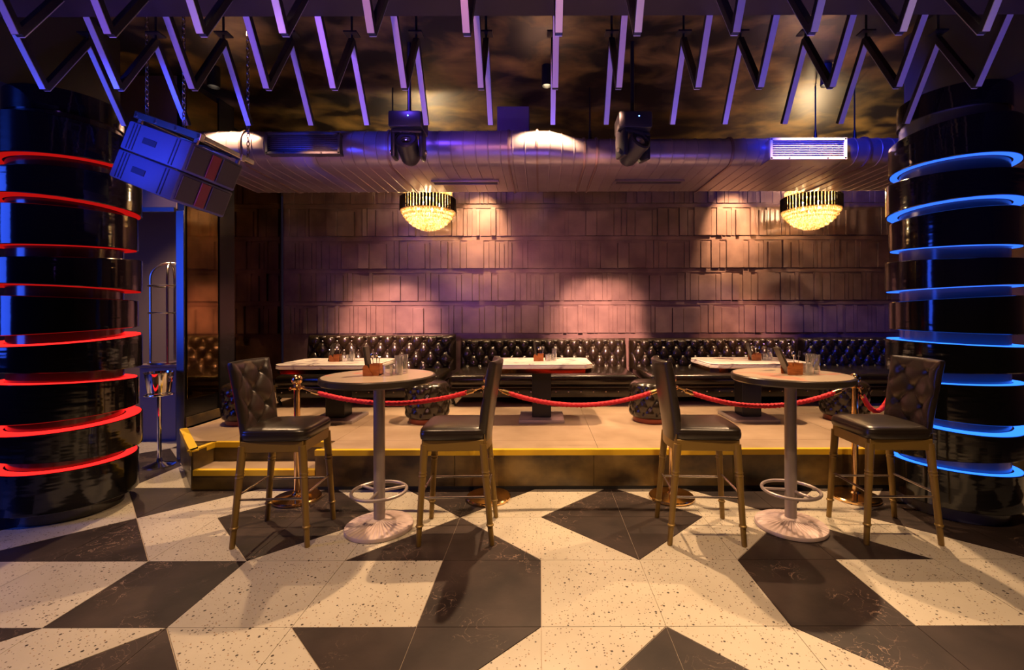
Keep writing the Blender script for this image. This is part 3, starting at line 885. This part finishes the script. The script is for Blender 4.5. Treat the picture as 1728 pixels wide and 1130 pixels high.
def sbar(p, q, w):
    p = sp(*p); q = sp(*q); d = q - p
    R_ = d.to_track_quat('Y', 'Z').to_matrix()
    fr.box((p + q) / 2, (w, d.length, w * 1.4), R_, bevel=0.003, seg=1)
sbar((0.04, -0.02, 0.05), (0.04, SD_ + 0.02, 0.05), 0.035)
sbar((SW_ - 0.04, -0.02, 0.05), (SW_ - 0.04, SD_ + 0.02, 0.05), 0.035)
for yy in (0.0, 0.22, 0.42, SD_): sbar((0.02, yy, 0.05), (SW_ + 0.06, yy, 0.05), 0.025)
sbar((0.06, 0.05, 0.05), (SW_ - 0.06, 0.40, 0.05), 0.016)
for (xx, yy) in ((0.04, 0.02), (SW_ - 0.04, 0.02), (0.04, SD_ - 0.04), (SW_ - 0.04, SD_ - 0.04)):
    sbar((xx, yy, -0.01), (xx, yy + 0.001, 0.05), 0.02)
mk('rigging_frame', fr, 'steel', arr, 30)
def chain(p):
    bb = B(); z = p.z; top = 4.0 - 2.657; k = 0
    while z < top:
        lk = []
        for i in range(10):
            a = 2 * PI * i / 10
            c_, s2 = 0.010 * math.cos(a), 0.020 * math.sin(a)
            lk.append((p.x + (c_ if k % 2 else 0), p.y + (0 if k % 2 else c_), z + 0.02 + s2))
        bb.tube(lk, 0.0035, 5, True); z += 0.032; k += 1
    return mk('chain', bb, 'steel', arr)
chain(sp(SW_ + 0.03, 0.02, 0.06)); chain(sp(0.08, 0.22, 0.06)); chain(sp(0.06, SD_ - 0.05, 0.06))

# ================================================================= FURNITURE
# ---- banquettes
def banquette(label, x0, x1, yb, ztop, pu):
    w = x1 - x0; hb = ztop - ZP
    t = thing('tufted_banquette', label, 'sofa', ((x0 + x1) / 2, yb, ZP), 0, 'black tufted leather banquettes along the wall')
    # local: y=0 is the back plane, front towards -y
    hs = 0.385; dseat = yb - 5.88
    th = 0.17; pv = 0.135
    v_lo, v_hi = hs - 0.03, hb
    nu = int(w / 0.0125); nv = 66
    def fn(a, b_):
        u = (a - 0.5) * w; v = v_lo + (v_hi - v_lo) * b_
        edge = min(1.0, (min(a, 1 - a) * w) / 0.05); top_ = min(1.0, (v_hi - v) / 0.05)
        e_ = math.sqrt(max(0, 1 - (1 - edge) ** 2)) * math.sqrt(max(0, 1 - (1 - top_) ** 2))
        lean = 0.05 * b_
        tt = tuft(u, v - (v_hi - 0.09), pu / 2, pv, 0.060) if 0 < 1 else 0
        fade = min(1, (min(a, 1 - a) * w) / 0.07)
        return Vector((u, -th - 0.02 + lean - (0.03 + tt * fade) * e_ + (1 - e_) * 0.06, v))
    bb = B().grid(fn, nu, nv)
    # close the sides, top and back
    bb.box((0, -th / 2 + 0.03, (v_lo + v_hi) / 2 - 0.02), (w - 0.02, th - 0.03, v_hi - v_lo - 0.02), bevel=0.02, seg=2)
    back = mk('backrest', bb, 'leather', t, 50)
    sb = B()
    for (u, v) in tuft_points(-w / 2 + 0.05, w / 2 - 0.05, v_lo - v_hi + 0.13, 0.02, pu / 2, pv):
        b_ = (v + (v_hi - 0.09) - v_lo) / (v_hi - v_lo)
        sb.sphere((u, -th - 0.02 + 0.05 * b_ - 0.022, v + v_hi - 0.09), 0.011, 8)
    tag(mk('buttons', sb, 'stud_metal', back), kind='stuff')
    # seat cushion
    sw = w - 0.08
    cb = B().box((0, -(dseat + 0.12) / 2, hs - 0.065), (sw, dseat - 0.12, 0.15), bevel=0.06, seg=4)
    mk('seat_cushion', cb, 'leather', t, 60)
    mk('piping', B().tube([(-sw / 2 + 0.04, -dseat + 0.002, hs - 0.142), (sw / 2 - 0.04, -dseat + 0.002, hs - 0.142)], 0.010, 8), 'leather', t)
    ap = mk('apron', B().box((0, -dseat / 2, hs - 0.21), (sw - 0.04, dseat - 0.06, 0.14), bevel=0.012, seg=2), 'leather', t, 40)
    nb = B(); n = int(sw / 0.16)
    for i in range(n):
        nb.sphere((-sw / 2 + 0.1 + (sw - 0.2) * i / (n - 1), -dseat + 0.028, hs - 0.205), 0.012, 8)
    tag(mk('studs', nb, 'stud_metal', ap), kind='stuff')
    def leg(sx, y, front):
        pts = []; rs = []
        for i in range(9):
            q = i / 8
            z = (hs - 0.26) * (1 - q)
            out = 0.03 * math.sin(q * PI * 1.15) + (0.035 * max(0, q - 0.75) * 4)
            pts.append((sx * (sw / 2 - 0.08 + out), y - (out if front else -out * 0.3), z + 0.012))
            rs.append(0.034 - 0.020 * math.sin(min(1, q * 1.1) * PI * 0.5) + (0.012 if q > 0.85 else 0))
        return B().tube(pts, rs, 10)
    for sx in (-1, 1):
        mk('leg', leg(sx, -dseat + 0.07, True), 'black_plastic', t)
        mk('leg', leg(sx, -0.12, False), 'black_plastic', t)
    return t
banquette('taller black tufted leather sofa at the left end by the mirror wall', -3.47, -1.27, 6.98, 1.215, 0.215)
banquette('long black tufted leather sofa behind the middle marble table', -1.225, 1.30, 7.13, 1.145, 0.19)
banquette('long black tufted leather sofa behind the right marble table', 1.354, 3.89, 7.13, 1.145, 0.19)
banquette('black tufted leather sofa partly hidden behind the blue column', 3.95, 6.5, 7.13, 1.145, 0.19)

# ---- poufs
def pouf_build(label, x, y):
    t = thing('tufted_pouf', label, 'pouf', (x, y, ZP), 0, 'round tufted leather poufs on the platform')
    R_, h = 0.222, 0.43
    bb = B(); N, M_ = 120, 34
    bm = bb.bm
    prof = []
    rows_ = []
    for j in range(M_ + 1):
        q = j / M_
        s_ = q * (h - 0.05 + R_)          # arc parameter: side then top
        ring = []
        for i in range(N):
            a = 2 * PI * i / N
            if s_ <= h - 0.05:
                z = 0.05 + s_
                fade = min(1, s_ / 0.05) * min(1, (h - 0.05 - s_) / 0.05)
                tt = tuft(a / (2 * PI) * 10, s_ - 0.06, 0.5, 0.075, 0.024) * fade
                k_ = min(1, (h - 0.05 - s_) / 0.045); edge = math.sqrt(max(0, 1 - (1 - k_) ** 2))
                k2 = min(1, s_ / 0.03); e2 = math.sqrt(max(0, 1 - (1 - k2) ** 2))
                r = R_ - 0.035 * (1 - edge) - 0.02 * (1 - e2) + tt
                z = z - 0.0
            else:
                rr = R_ - (s_ - (h - 0.05))
                r = max(rr - 0.03, 0.0) * R_ / (R_) 
                z = h + 0.012 * (1 - (r / R_) ** 2) + 0.0
            ring.append(bm.verts.new((max(r, 0.001) * math.cos(a), max(r, 0.001) * math.sin(a), z)))
        rows_.append(ring)
    for a_, c_ in zip(rows_[:-1], rows_[1:]):
        for i in range(N):
            j = (i + 1) % N
            bm.faces.new((a_[i], a_[j], c_[j], c_[i]))
    bm.faces.new(rows_[-1])
    bm.faces.new(rows_[0][::-1])
    cu = mk('upholstery', bb, 'leather', t, 60)
    sb = B()
    for m_ in range(20):
        for j in range(0, 6):
            if (m_ + j) % 2: continue
            z = 0.05 + 0.06 + (j - 0) * 0.075
            if z > h - 0.04: continue
            a = 2 * PI * (m_ * 0.5) / 10
            sb.sphere(((R_ + 0.0) * math.cos(a), (R_ + 0.0) * math.sin(a), z), 0.009, 6)
    tag(mk('buttons', sb, 'button', cu), kind='stuff')
    mk('plinth', B().lathe([(0, 0), (0.195, 0), (0.20, 0.01), (0.20, 0.05), (0, 0.05)], 40), 'pouf_base', t)
    return t
pf = pouf_build('black tufted pouf on the platform behind the leftmost bar stool', -3.22, 5.03)
for lab, x, y in (('black tufted pouf on the platform between the left and middle marble tables', -1.25, 5.07), ('black tufted pouf on the platform behind the third bar stool', 1.22, 5.07), ('black tufted pouf in shade beneath the right end of the right round table', 3.37, 5.10)):
    c = copy_tree(pf); c.location = (x, y, ZP); c['label'] = lab; c.rotation_euler = (0, 0, random.uniform(0, 0.5))

# ---- marble tables on the platform
def marble_table(label, x):
    t = thing('marble_table', label, 'table', (x, 5.17, ZP), 0, 'marble topped tables on the platform')
    def oct_(hx, hy, c): return [(-hx + c, -hy), (hx - c, -hy), (hx, -hy + c), (hx, hy - c), (hx - c, hy), (-hx + c, hy), (-hx, hy - c), (-hx, -hy + c)]
    bb = B(); zt = 0.652
    lay = [(0.0, 0.000), (-0.006, 0.0), (-0.0, 0.008)]
    bm = bb.bm
    L = []
    for (ins, z) in ((0.006, zt - 0.052), (0.0, zt - 0.046), (0.0, zt - 0.024), (0.008, zt - 0.018), (0.004, zt - 0.012), (0.0, zt - 0.006), (0.006, zt)):
        L.append([bm.verts.new((px, py, z)) for px, py in oct_(0.54 - ins, 0.37 - ins, 0.07)])
    for a_, c_ in zip(L[:-1], L[1:]):
        for i in range(8):
            j = (i + 1) % 8
            bm.faces.new((a_[i], a_[j], c_[j], c_[i]))
    bm.faces.new(L[0][::-1]); bm.faces.new(L[-1])
    mk('tabletop', bb, 'marble', t, 30)
    mk('apron', B().prism(oct_(0.528, 0.358, 0.07), zt - 0.10, zt - 0.052), 'bronze_apron', t, 0)
    mk('column', B().box((0, 0, 0.30), (0.21, 0.21, 0.52), bevel=0.004, seg=1), 'black_metal', t, 30)
    mk('base_plate', B().box((0, 0.0, 0.0175), (0.49, 0.49, 0.035), bevel=0.005, seg=2), 'pole_grey', t, 30)
    return t
marble_table('marble topped table on the platform, left of the three', -2.27)
marble_table('marble topped table on the platform, middle of the three', 0.01)
marble_table('marble topped table on the platform, right of the three', 2.33)

# ---- round bar tables
def round_table(label, x, y):
    t = thing('round_bar_table', label, 'table', (x, y, 0), 0, 'round pedestal bar tables')
    zt = 1.078; R_ = 0.388
    rim = mk('rim', B().lathe([(0, zt - 0.05), (R_ - 0.012, zt - 0.05), (R_, zt - 0.04), (R_ + 0.002, zt - 0.008), (R_ - 0.004, zt - 0.001), (R_ - 0.012, zt - 0.001), (R_ - 0.012, zt - 0.006), (0, zt - 0.006)], 96), 'table_rim', t)
    mk('tabletop', B().lathe([(0, zt - 0.005), (R_ - 0.0135, zt - 0.005), (R_ - 0.0135, zt), (0, zt)], 96), 'round_top', t)
    mk('mounting_plate', B().lathe([(0, zt - 0.062), (0.12, zt - 0.062), (0.12, zt - 0.05), (0, zt - 0.05)], 32), 'pole_grey', t)
    mk('pole', B().lathe([(0, 0.05), (0.039, 0.05), (0.039, zt - 0.06), (0, zt - 0.06)], 32), 'pole_grey', t)
    # fluted cast base
    bb = B(); bm = bb.bm; N = 144; L = []
    for (r, z, fl) in ((0.222, 0.0, 0), (0.232, 0.004, 0), (0.234, 0.018, 0), (0.230, 0.028, 0.0), (0.215, 0.031, 0.004), (0.15, 0.043, 0.0045), (0.09, 0.056, 0.0035), (0.055, 0.064, 0.0015), (0.043, 0.072, 0)):
        L.append([bm.verts.new((r * math.cos(2 * PI * i / N), r * math.sin(2 * PI * i / N), z + fl * (1 if (i % 4) < 2 else -1))) for i in range(N)])
    for a_, c_ in zip(L[:-1], L[1:]):
        for i in range(N):
            j = (i + 1) % N
            bm.faces.new((a_[i], a_[j], c_[j], c_[i]))
    bm.faces.new(L[0][::-1]); bm.faces.new(L[-1])
    mk('base', bb, 'base_pink', t, 40)
    zf = 0.262
    fr_ = B().tube([(0.185 * math.cos(2 * PI * i / 48), 0.185 * math.sin(2 * PI * i / 48), zf) for i in range(48)], 0.0115, 10, True)
    for k in range(3):
        a = 2 * PI * k / 3 + 0.5 + (0.4 if x > 0 else 0)
        fr_.cyl((0.03 * math.cos(a), 0.03 * math.sin(a), zf), (0.183 * math.cos(a), 0.183 * math.sin(a), zf), 0.010, n=10)
    mk('foot_ring', fr_, 'pole_grey', t)
    return t
round_table('round bar table with ring footrest, between the two left bar stools', -1.14, 3.24)
round_table('round bar table with ring footrest, between the two right bar stools', 1.762, 3.24)

# ---- bar stools: faces +x in local space, backrest at -x
def stool_build(label, loc, rz):
    t = thing('bar_stool', label, 'bar stool', loc, rz, 'tufted leather bar stools')
    hs = 0.685
    # turned legs
    def leg(sx, sy):
        top = Vector((sx * 0.19, sy * 0.185, hs - 0.03)); bot = Vector((sx * 0.228 - (0.02 if sx < 0 else 0), sy * 0.205, 0.0))
        prof = [(0.0, 0), (0.014, 0), (0.017, 0.006), (0.018, 0.11), (0.019, 0.122), (0.025, 0.127), (0.025, 0.134), (0.020, 0.139), (0.0205, 0.30), (0.0235, 0.44), (0.0235, 0.447), (0.027, 0.453), (0.0235, 0.460), (0.0235, 0.468), (0.027, 0.474), (0.0235, 0.481), (0.0240, 0.50), (0.0255, 0.61), (0.0255, hs - 0.03), (0, hs - 0.03)]
        d = (top - bot)
        bb = B(); N = 20; rings_ = []
        for (r, z) in prof:
            c_ = bot + d * (z / (hs - 0.03))
            if r == 0: rings_.append([bb.bm.verts.new(c_)])
            else: rings_.append([bb.bm.verts.new(c_ + Vector((r * math.cos(2 * PI * i / N), r * math.sin(2 * PI * i / N), 0))) for i in range(N)])
        for a_, c_ in zip(rings_[:-1], rings_[1:]):
            for i in range(N):
                j = (i + 1) % N
                if len(a_) == 1: bb.bm.faces.new((a_[0], c_[j], c_[i]))
                elif len(c_) == 1: bb.bm.faces.new((a_[i], a_[j], c_[0]))
                else: bb.bm.faces.new((a_[i], a_[j], c_[j], c_[i]))
        return bb, bot, top
    P = {}
    for sx in (-1, 1):
        for sy in (-1, 1):
            bb, bo, to = leg(sx, sy); mk('leg', bb, 'stool_wood', t, 40); P[(sx, sy)] = (bo, to)
    def at(s_, z):
        bo, to = P[s_]; return bo + (to - bo) * (z / (hs - 0.03))
    for a_, c_, z in (((-1, -1), (1, -1), 0.31), ((-1, 1), (1, 1), 0.31), ((-1, -1), (-1, 1), 0.335), ((1, -1), (1, 1), 0.335)):
        mk('stretcher', B().cyl(at(a_, z), at(c_, z), 0.0075, n=10), 'steel', t)
    # apron frame
    ap = B()
    for sy in (-1, 1): ap.box((0.0, sy * 0.187, hs - 0.036), (0.40, 0.03, 0.072), bevel=0.004, seg=1)
    ap.box((0.195, 0, hs - 0.036), (0.03, 0.36, 0.072), bevel=0.004, seg=1); ap.box((-0.195, 0, hs - 0.036), (0.03, 0.36, 0.072), bevel=0.004, seg=1)
    mk('apron', ap, 'stool_wood', t, 30)
    # back posts of wood rising a little behind the seat
    # seat cushion: puffed top, rounded corners
    bb = B(); bm = bb.bm; L = []; N = 64
    def sup(a, hx, hy, e=0.28):
        c_, s_ = math.cos(a), math.sin(a)
        return hx * math.copysign(abs(c_) ** e, c_), hy * math.copysign(abs(s_) ** e, s_)
    for (k_, z) in ((0.955, 0), (0.985, 0.006), (1.0, 0.02), (1.005, 0.035), (0.995, 0.048), (0.988, 0.051), (0.992, 0.054), (0.985, 0.062), (0.95, 0.072), (0.86, 0.080), (0.65, 0.086), (0.35, 0.089), (0.02, 0.090)):
        ring = []
        for i in range(N):
            a = 2 * PI * i / N
            px, py = sup(a, 0.222, 0.218)
            py *= 1 + 0.03 * (px / 0.222)
            ring.append(bm.verts.new((px * k_ + 0.005, py * k_, hs + z)))
        L.append(ring)
    for a_, c_ in zip(L[:-1], L[1:]):
        for i in range(N):
            j = (i + 1) % N
            bm.faces.new((a_[i], a_[j], c_[j], c_[i]))
    bm.faces.new(L[0][::-1]); bm.faces.new(L[-1])
    mk('seat', bb, 'stool_leather', t, 60)
    # backrest: curved, tufted on the inner side
    hb0, hb1 = hs - 0.02, 1.195
    def surf(a, b_, side_):
        wv = 0.195 + 0.022 * b_
        u = (a - 0.5) * 2 * wv; v = hb0 + (hb1 - hb0) * b_
        curve = 0.035 * (u / 0.2) ** 2
        lean = -0.205 - 0.085 * (b_ ** 1.2)
        ea = min(1, min(a, 1 - a) * 2 * wv / 0.03); eb = min(1, (1 - b_) * (hb1 - hb0) / 0.025)
        e_ = math.sqrt(max(0, 1 - (1 - ea) ** 2)) * math.sqrt(max(0, 1 - (1 - eb) ** 2))
        if side_ > 0:
            f2 = min(1, min(a, 1 - a) * 2 * wv / 0.06) * min(1, (1 - b_) * 8)
            tt = tuft(u, v - 0.99, 0.105, 0.115, 0.026) * f2 * (1 if b_ > 0.3 else b_ / 0.3)
            off = 0.012 + (0.010 + tt) * e_
        else: off = -0.014 - 0.016 * e_
        return Vector((lean + curve + off, u, v))
    bb = B(); bb.grid(lambda a, b_: surf(a, b_, 1), 44, 50); bb.grid(lambda a, b_: surf(a, b_, -1), 44, 50)
    # close edges
    bm = bb.bm
    bm.edges.ensure_lookup_table()
    be = [e for e in bm.edges if len(e.link_faces) == 1]
    bmesh.ops.bridge_loops(bm, edges=be)
    back = mk('backrest', bb, 'stool_leather', t, 60)
    sb = B()
    for (u, v) in tuft_points(-0.17, 0.17, -0.17, 0.16, 0.105, 0.115):
        b_ = (v + 0.99 - hb0) / (hb1 - hb0)
        p = Vector((-0.205 - 0.085 * b_ ** 1.2 + 0.035 * (u / 0.2) ** 2 + 0.010, u, v + 0.99))
        sb.sphere(p, 0.010, 8)
    tag(mk('buttons', sb, 'button', back), kind='stuff')
    mk('back_rail', B().grid(lambda a, b_: Vector((-0.205 + 0.035 * (((a - 0.5) * 2)) ** 2 - 0.030, (a - 0.5) * 0.40, hs - 0.075 + 0.11 * b_)), 12, 4).grid(lambda a, b_: Vector((-0.205 + 0.035 * (((a - 0.5) * 2)) ** 2 - 0.008, (a - 0.5) * 0.40, hs - 0.075 + 0.11 * b_)), 12, 4), 'stool_wood', t, 60)
    return t
st = stool_build('tufted bar stool facing right, leftmost, blue light along its back', (-1.75, 3.17, 0), 0.04)
for lab, x, y, rz in (('bar stool facing left, backrest edge-on, right of the left round table', -0.575, 3.19, PI + 0.03), ('bar stool facing right, back turned outward, left of the right round table', 1.095, 3.18, -0.05), ('bar stool facing left with tufted backrest seen, before the blue column', 2.35, 3.185, PI - 0.03)):
    c = copy_tree(st); c.location = (x, y, 0); c.rotation_euler = (0, 0, rz); c['label'] = lab

# ---- stanchions and ropes
def stanchion(label, x, y):
    t = thing('rope_stanchion', label, 'stanchion', (x, y, 0), 0, 'brass rope stanchions')
    mk('base', B().lathe([(0, 0), (0.178, 0), (0.182, 0.006), (0.182, 0.018), (0.174, 0.026), (0.10, 0.036), (0.045, 0.046), (0.034, 0.06), (0, 0.06)], 64), 'brass', t)
    mk('pole', B().lathe([(0, 0.05), (0.024, 0.05), (0.024, 0.905), (0, 0.905)], 28), 'brass', t)
    mk('collar', B().lathe([(0, 0.895), (0.030, 0.895), (0.040, 0.900), (0.055, 0.912), (0.055, 0.918), (0.030, 0.924), (0.020, 0.945), (0, 0.945)], 32), 'brass', t)
    mk('ball', B().sphere((0, 0, 0.975), 0.042, 24), 'brass', t)
    rb = B()
    for k in range(4):
        a = PI / 4 + k * PI / 2
        rb.tube([(0.05 * math.cos(a) + 0.010 * math.cos(b_), 0.05 * math.sin(a), 0.905 + 0.012 * math.sin(b_)) for b_ in [2 * PI * i / 12 for i in range(12)]], 0.003, 6, True)
    mk('hook_ring', rb, 'brass', t)
SP = [(-1.99, 3.75), (-0.43, 3.76), (1.07, 3.76), (2.565, 3.75)]
for (x, y), lab in zip(SP, ('brass rope stanchion behind the leftmost bar stool', 'brass rope stanchion behind the second bar stool from the left', 'brass rope stanchion behind the third bar stool from the left', 'brass rope stanchion between the right round table and the rightmost stool')):
    stanchion(lab, x, y)
def rope(label, p, q, sag, hooks=(True, True)):
    t = thing('barrier_rope', label, 'rope', tuple(p), 0, 'red braided barrier ropes')
    p = Vector(p); q = Vector(q); D = q - p; n = int(D.length / 0.0045)
    pts = []
    for i in range(n + 1):
        s_ = i / n
        pts.append(D * s_ - Vector((0, 0, sag * 4 * s_ * (1 - s_))))
    hk = int(n * 0.085)
    def rf(i, a): return 0.0145 * (1 + 0.42 * abs(math.cos(2 * (a + i * 0.24))) + 0.10 * math.cos(3 * (a - i * 0.24)))
    k0 = hk if hooks[0] else 0; k1 = n - hk if hooks[1] else n
    mk('rope_cord', B().tube(pts[k0:k1 + 1], 0.015, 14, False, rf), 'rope_red', t, 80)
    for use, seq in ((hooks[0], pts[:hk + 4]), (hooks[1], pts[n - hk - 3:][::-1])):
        if not use: continue
        seq = [v.copy() for v in seq]
        L_ = len(seq); rs = [0.006 if i < L_ * 0.35 else (0.009 if i < L_ * 0.5 else 0.0185) for i in range(L_)]
        mk('rope_hook', B().tube(seq, rs, 12), 'brass', t, 50)
hz = 0.905
rope('red braided rope hanging between the first and second stanchions', (SP[0][0] + 0.05, SP[0][1], hz), (SP[1][0] - 0.05, SP[1][1], hz), 0.125)
rope('red braided rope hanging between the second and third stanchions', (SP[1][0] + 0.05, SP[1][1], hz), (SP[2][0] - 0.05, SP[2][1], hz), 0.145)
rope('red braided rope hanging between the third and fourth stanchions', (SP[2][0] + 0.05, SP[2][1], hz), (SP[3][0] - 0.05, SP[3][1], hz), 0.155)
rope('short red rope end drooping from the fourth stanchion to the blue column', (SP[3][0] + 0.04, SP[3][1], hz - 0.01), (2.86, 3.78, 0.80), 0.14, (True, False))

# ---- table settings
def cutlery(name, label, loc, rz, tilt, grp):
    bb = B()
    R_ = Matrix.Rotation(tilt, 3, 'Y')
    pts = [R_ @ Vector((0, 0, z)) for z in (0, 0.04, 0.09, 0.115)]
    bb.tube(pts, [0.0028, 0.0022, 0.0022, 0.0035], 6)
    if name == 'spoon':
        bb.sphere(R_ @ Vector((0, 0, 0.133)), 0.0125, 10, 1.5)
    else:
        for k in (-1, 0, 1): bb.cyl(R_ @ Vector((k * 0.006, 0, 0.118)), R_ @ Vector((k * 0.006, 0, 0.155)), 0.0018, n=5)
        bb.cyl(R_ @ Vector((-0.008, 0, 0.118)), R_ @ Vector((0.008, 0, 0.118)), 0.003, n=6)
    o = mk(name, bb, 'chrome', None); o.location = loc; o.rotation_euler = (0, 0, rz)
    tag(o, label, 'cutlery', grp)
def glass(label, loc, r, h, grp):
    t = mk('glass_tumbler', B().lathe([(0, 0), (r * 0.86, 0), (r * 0.92, 0.004), (r, h), (r - 0.0025, h), (r * 0.86, 0.012), (0, 0.012)], 28), 'glass')
    t.location = loc; tag(t, label, 'glass', grp)
def setting(where, x, y, z, mirror, menus, short_n, tall_n, lean=0.35):
    s_ = mirror
    t = thing('wooden_caddy', 'orange-brown wooden cutlery caddy on the ' + where, 'caddy', (x, y, z), 0, 'wooden table caddies')
    bx = B()
    bx.box((0, 0, 0.004), (0.066, 0.075, 0.008)); bx.box((-0.030, 0, 0.040), (0.006, 0.075, 0.08)); bx.box((0.030, 0, 0.040), (0.006, 0.075, 0.08))
    bx.box((0, -0.035, 0.040), (0.066, 0.006, 0.08)); bx.box((0, 0.035, 0.040), (0.066, 0.006, 0.08))
    mk('box', bx, 'orange_wood', t, 0)
    hd_ = B(); bm = hd_.bm
    prof = [(-0.005, 0), (-0.075, 0), (-0.078, 0.055), (-0.066, 0.075), (-0.050, 0.072), (-0.040, 0.06)]
    bm.free()
    for yy in (-0.045, 0.045):
        hd_ = B(); bm = hd_.bm
        lo = [bm.verts.new((px, yy - 0.004, pz)) for px, pz in prof]; hi = [bm.verts.new((px, yy + 0.004, pz)) for px, pz in prof]
        bm.faces.new(lo); bm.faces.new(hi[::-1])
        for i in range(6): bm.faces.new((lo[i], lo[(i + 1) % 6], hi[(i + 1) % 6], hi[i]))
        mk('menu_holder', hd_, 'orange_wood', t, 30)
    for k in range(menus):
        mb = B().box((0, 0, 0.10), (0.006, 0.078, 0.20), bevel=0.002, seg=1)
        mb.box((0.0045, 0, 0.10), (0.0015, 0.07, 0.19))
        o = mk('menu', mb, 'menu_board', None, 30)
        o.location = (x - (0.094 if lean < 0 else 0.053) + 0.011 * k, y, z + 0.004); o.rotation_euler = (0, -lean, 0)
        tag(o, ('leftmost' if k == 0 else 'inner') + ' dark menu card leaning in the caddy on the ' + where, 'menu', 'menu cards in the caddies')
    cutlery('spoon', 'left steel spoon of two in the caddy on the ' + where, (x - 0.010, y - 0.01, z + 0.010), 0.4, -0.10, 'spoons in the caddies')
    cutlery('spoon', 'right steel spoon of two in the caddy on the ' + where, (x + 0.004, y + 0.012, z + 0.010), 2.6, 0.06, 'spoons in the caddies')
    cutlery('fork', 'steel fork standing in the caddy on the ' + where, (x + 0.012, y - 0.004, z + 0.010), 0.1, 0.12, 'forks in the caddies')
    pos = [(0.085, -0.01), (0.115, 0.055), (0.075, 0.07)]
    nm = ['front', 'right', 'rear']
    for k in range(short_n):
        glass('%s short clear tumbler beside the caddy on the %s' % (nm[k], where), (x + pos[k][0], y + pos[k][1], z), 0.037, 0.072, 'short tumblers on the tables')
    pos = [(0.155, 0.02), (0.165, 0.10), (0.20, 0.05)]
    for k in range(tall_n):
        glass('%s tall clear tumbler beside the caddy on the %s' % (nm[k] if k != 1 else 'rear', where), (x + pos[k][0], y + pos[k][1], z), 0.030, 0.135, 'tall tumblers on the tables')
setting('left round table', -1.16, 3.24, 1.0785, 1, 2, 2, 2, 0.14)
setting('right round table', 1.785, 3.22, 1.0785, 1, 2, 2, 2, 0.42)
zm = ZP + 0.6525
setting('left marble table', -2.27, 5.14, zm, 1, 2, 2, 1, -0.25)
setting('middle marble table', 0.0, 5.14, zm, 1, 2, 2, 1, 0.12)
setting('right marble table', 2.42, 5.14, zm, 1, 2, 2, 1, 0.30)

# ---- ice bucket on a stand
ib = thing('ice_bucket', 'chrome ice bucket on a tall chrome stand beside the platform', 'ice bucket', (-3.82, 4.60, 0))
mk('stand_base', B().lathe([(0, 0), (0.13, 0), (0.132, 0.012), (0.10, 0.022), (0.03, 0.045), (0.02, 0.08), (0, 0.08)], 40), 'chrome', ib)
mk('stand_pole', B().lathe([(0, 0.06), (0.018, 0.06), (0.018, 0.70), (0, 0.70)], 20), 'chrome', ib)
mk('support_ring', B().tube([(0.115 * math.cos(2 * PI * i / 36), 0.115 * math.sin(2 * PI * i / 36), 0.715) for i in range(36)], 0.007, 8, True).cyl((-0.115, 0, 0.715), (0.115, 0, 0.715), 0.006, n=8).cyl((0, -0.115, 0.715), (0, 0.115, 0.715), 0.006, n=8), 'chrome', ib)
mk('bucket', B().lathe([(0, 0.705), (0.085, 0.705), (0.09, 0.715), (0.118, 0.93), (0.124, 0.933), (0.124, 0.94), (0.115, 0.94), (0.082, 0.72), (0, 0.72)], 40), 'chrome', ib)
kb = B()
for sx in (-1, 1):
    kb.sphere((sx * 0.125, 0, 0.89), 0.013, 12)
    kb.tube([(sx * (0.118 + 0.012 * math.cos(a)), 0, 0.86 + 0.02 * math.sin(a)) for a in [2 * PI * i / 14 for i in range(14)]], 0.003, 6, True)
mk('handle', kb, 'chrome', ib)

# ---- podium with rail cage in the lobby
pd = thing('podium_desk', 'dark blue-lit podium desk in the lobby behind the red column', 'podium', (-4.62, 5.72, 0))
mk('body', B().box((0, 0, 0.44), (0.44, 0.36, 0.88), bevel=0.006, seg=1), 'podium', pd, 30)
mk('top', B().box((0, 0, 0.90), (0.54, 0.44, 0.035), bevel=0.006, seg=1), 'lintel_grey', pd, 30)
cg = thing('rail_cage', 'arched metal rail cage standing on top of the podium desk', 'rack', (-4.60, 5.72, 0.918))
def arch(ang, r=0.20, h=1.04):
    pts = [(r, 0, z) for z in (0.0, 0.3, 0.6, h)] + [(r * math.cos(a), 0, h + r * math.sin(a)) for a in [PI * i / 16 for i in range(1, 16)]] + [(-r, 0, z) for z in (h, 0.6, 0.3, 0.0)]
    R_ = Matrix.Rotation(ang, 3, 'Z')
    return B().tube([R_ @ Vector(p) for p in pts], 0.013, 10)
mk('arch', arch(0.5), 'steel', cg); mk('arch', arch(0.5 + PI / 2), 'steel', cg)
for z in (0.62, 0.95):
    mk('hoop', B().tube([(0.215 * math.cos(2 * PI * i / 40), 0.215 * math.sin(2 * PI * i / 40), z) for i in range(40)], 0.010, 8, True), 'steel', cg)
mk('base_ring', B().lathe([(0.17, 0), (0.23, 0), (0.23, 0.02), (0.17, 0.02), (0.17, 0)], 40), 'steel', cg)
mk('post', B().box((0.19, -0.05, 0.50), (0.05, 0.03, 1.0), bevel=0.003, seg=1), 'grille_white', cg, 30)
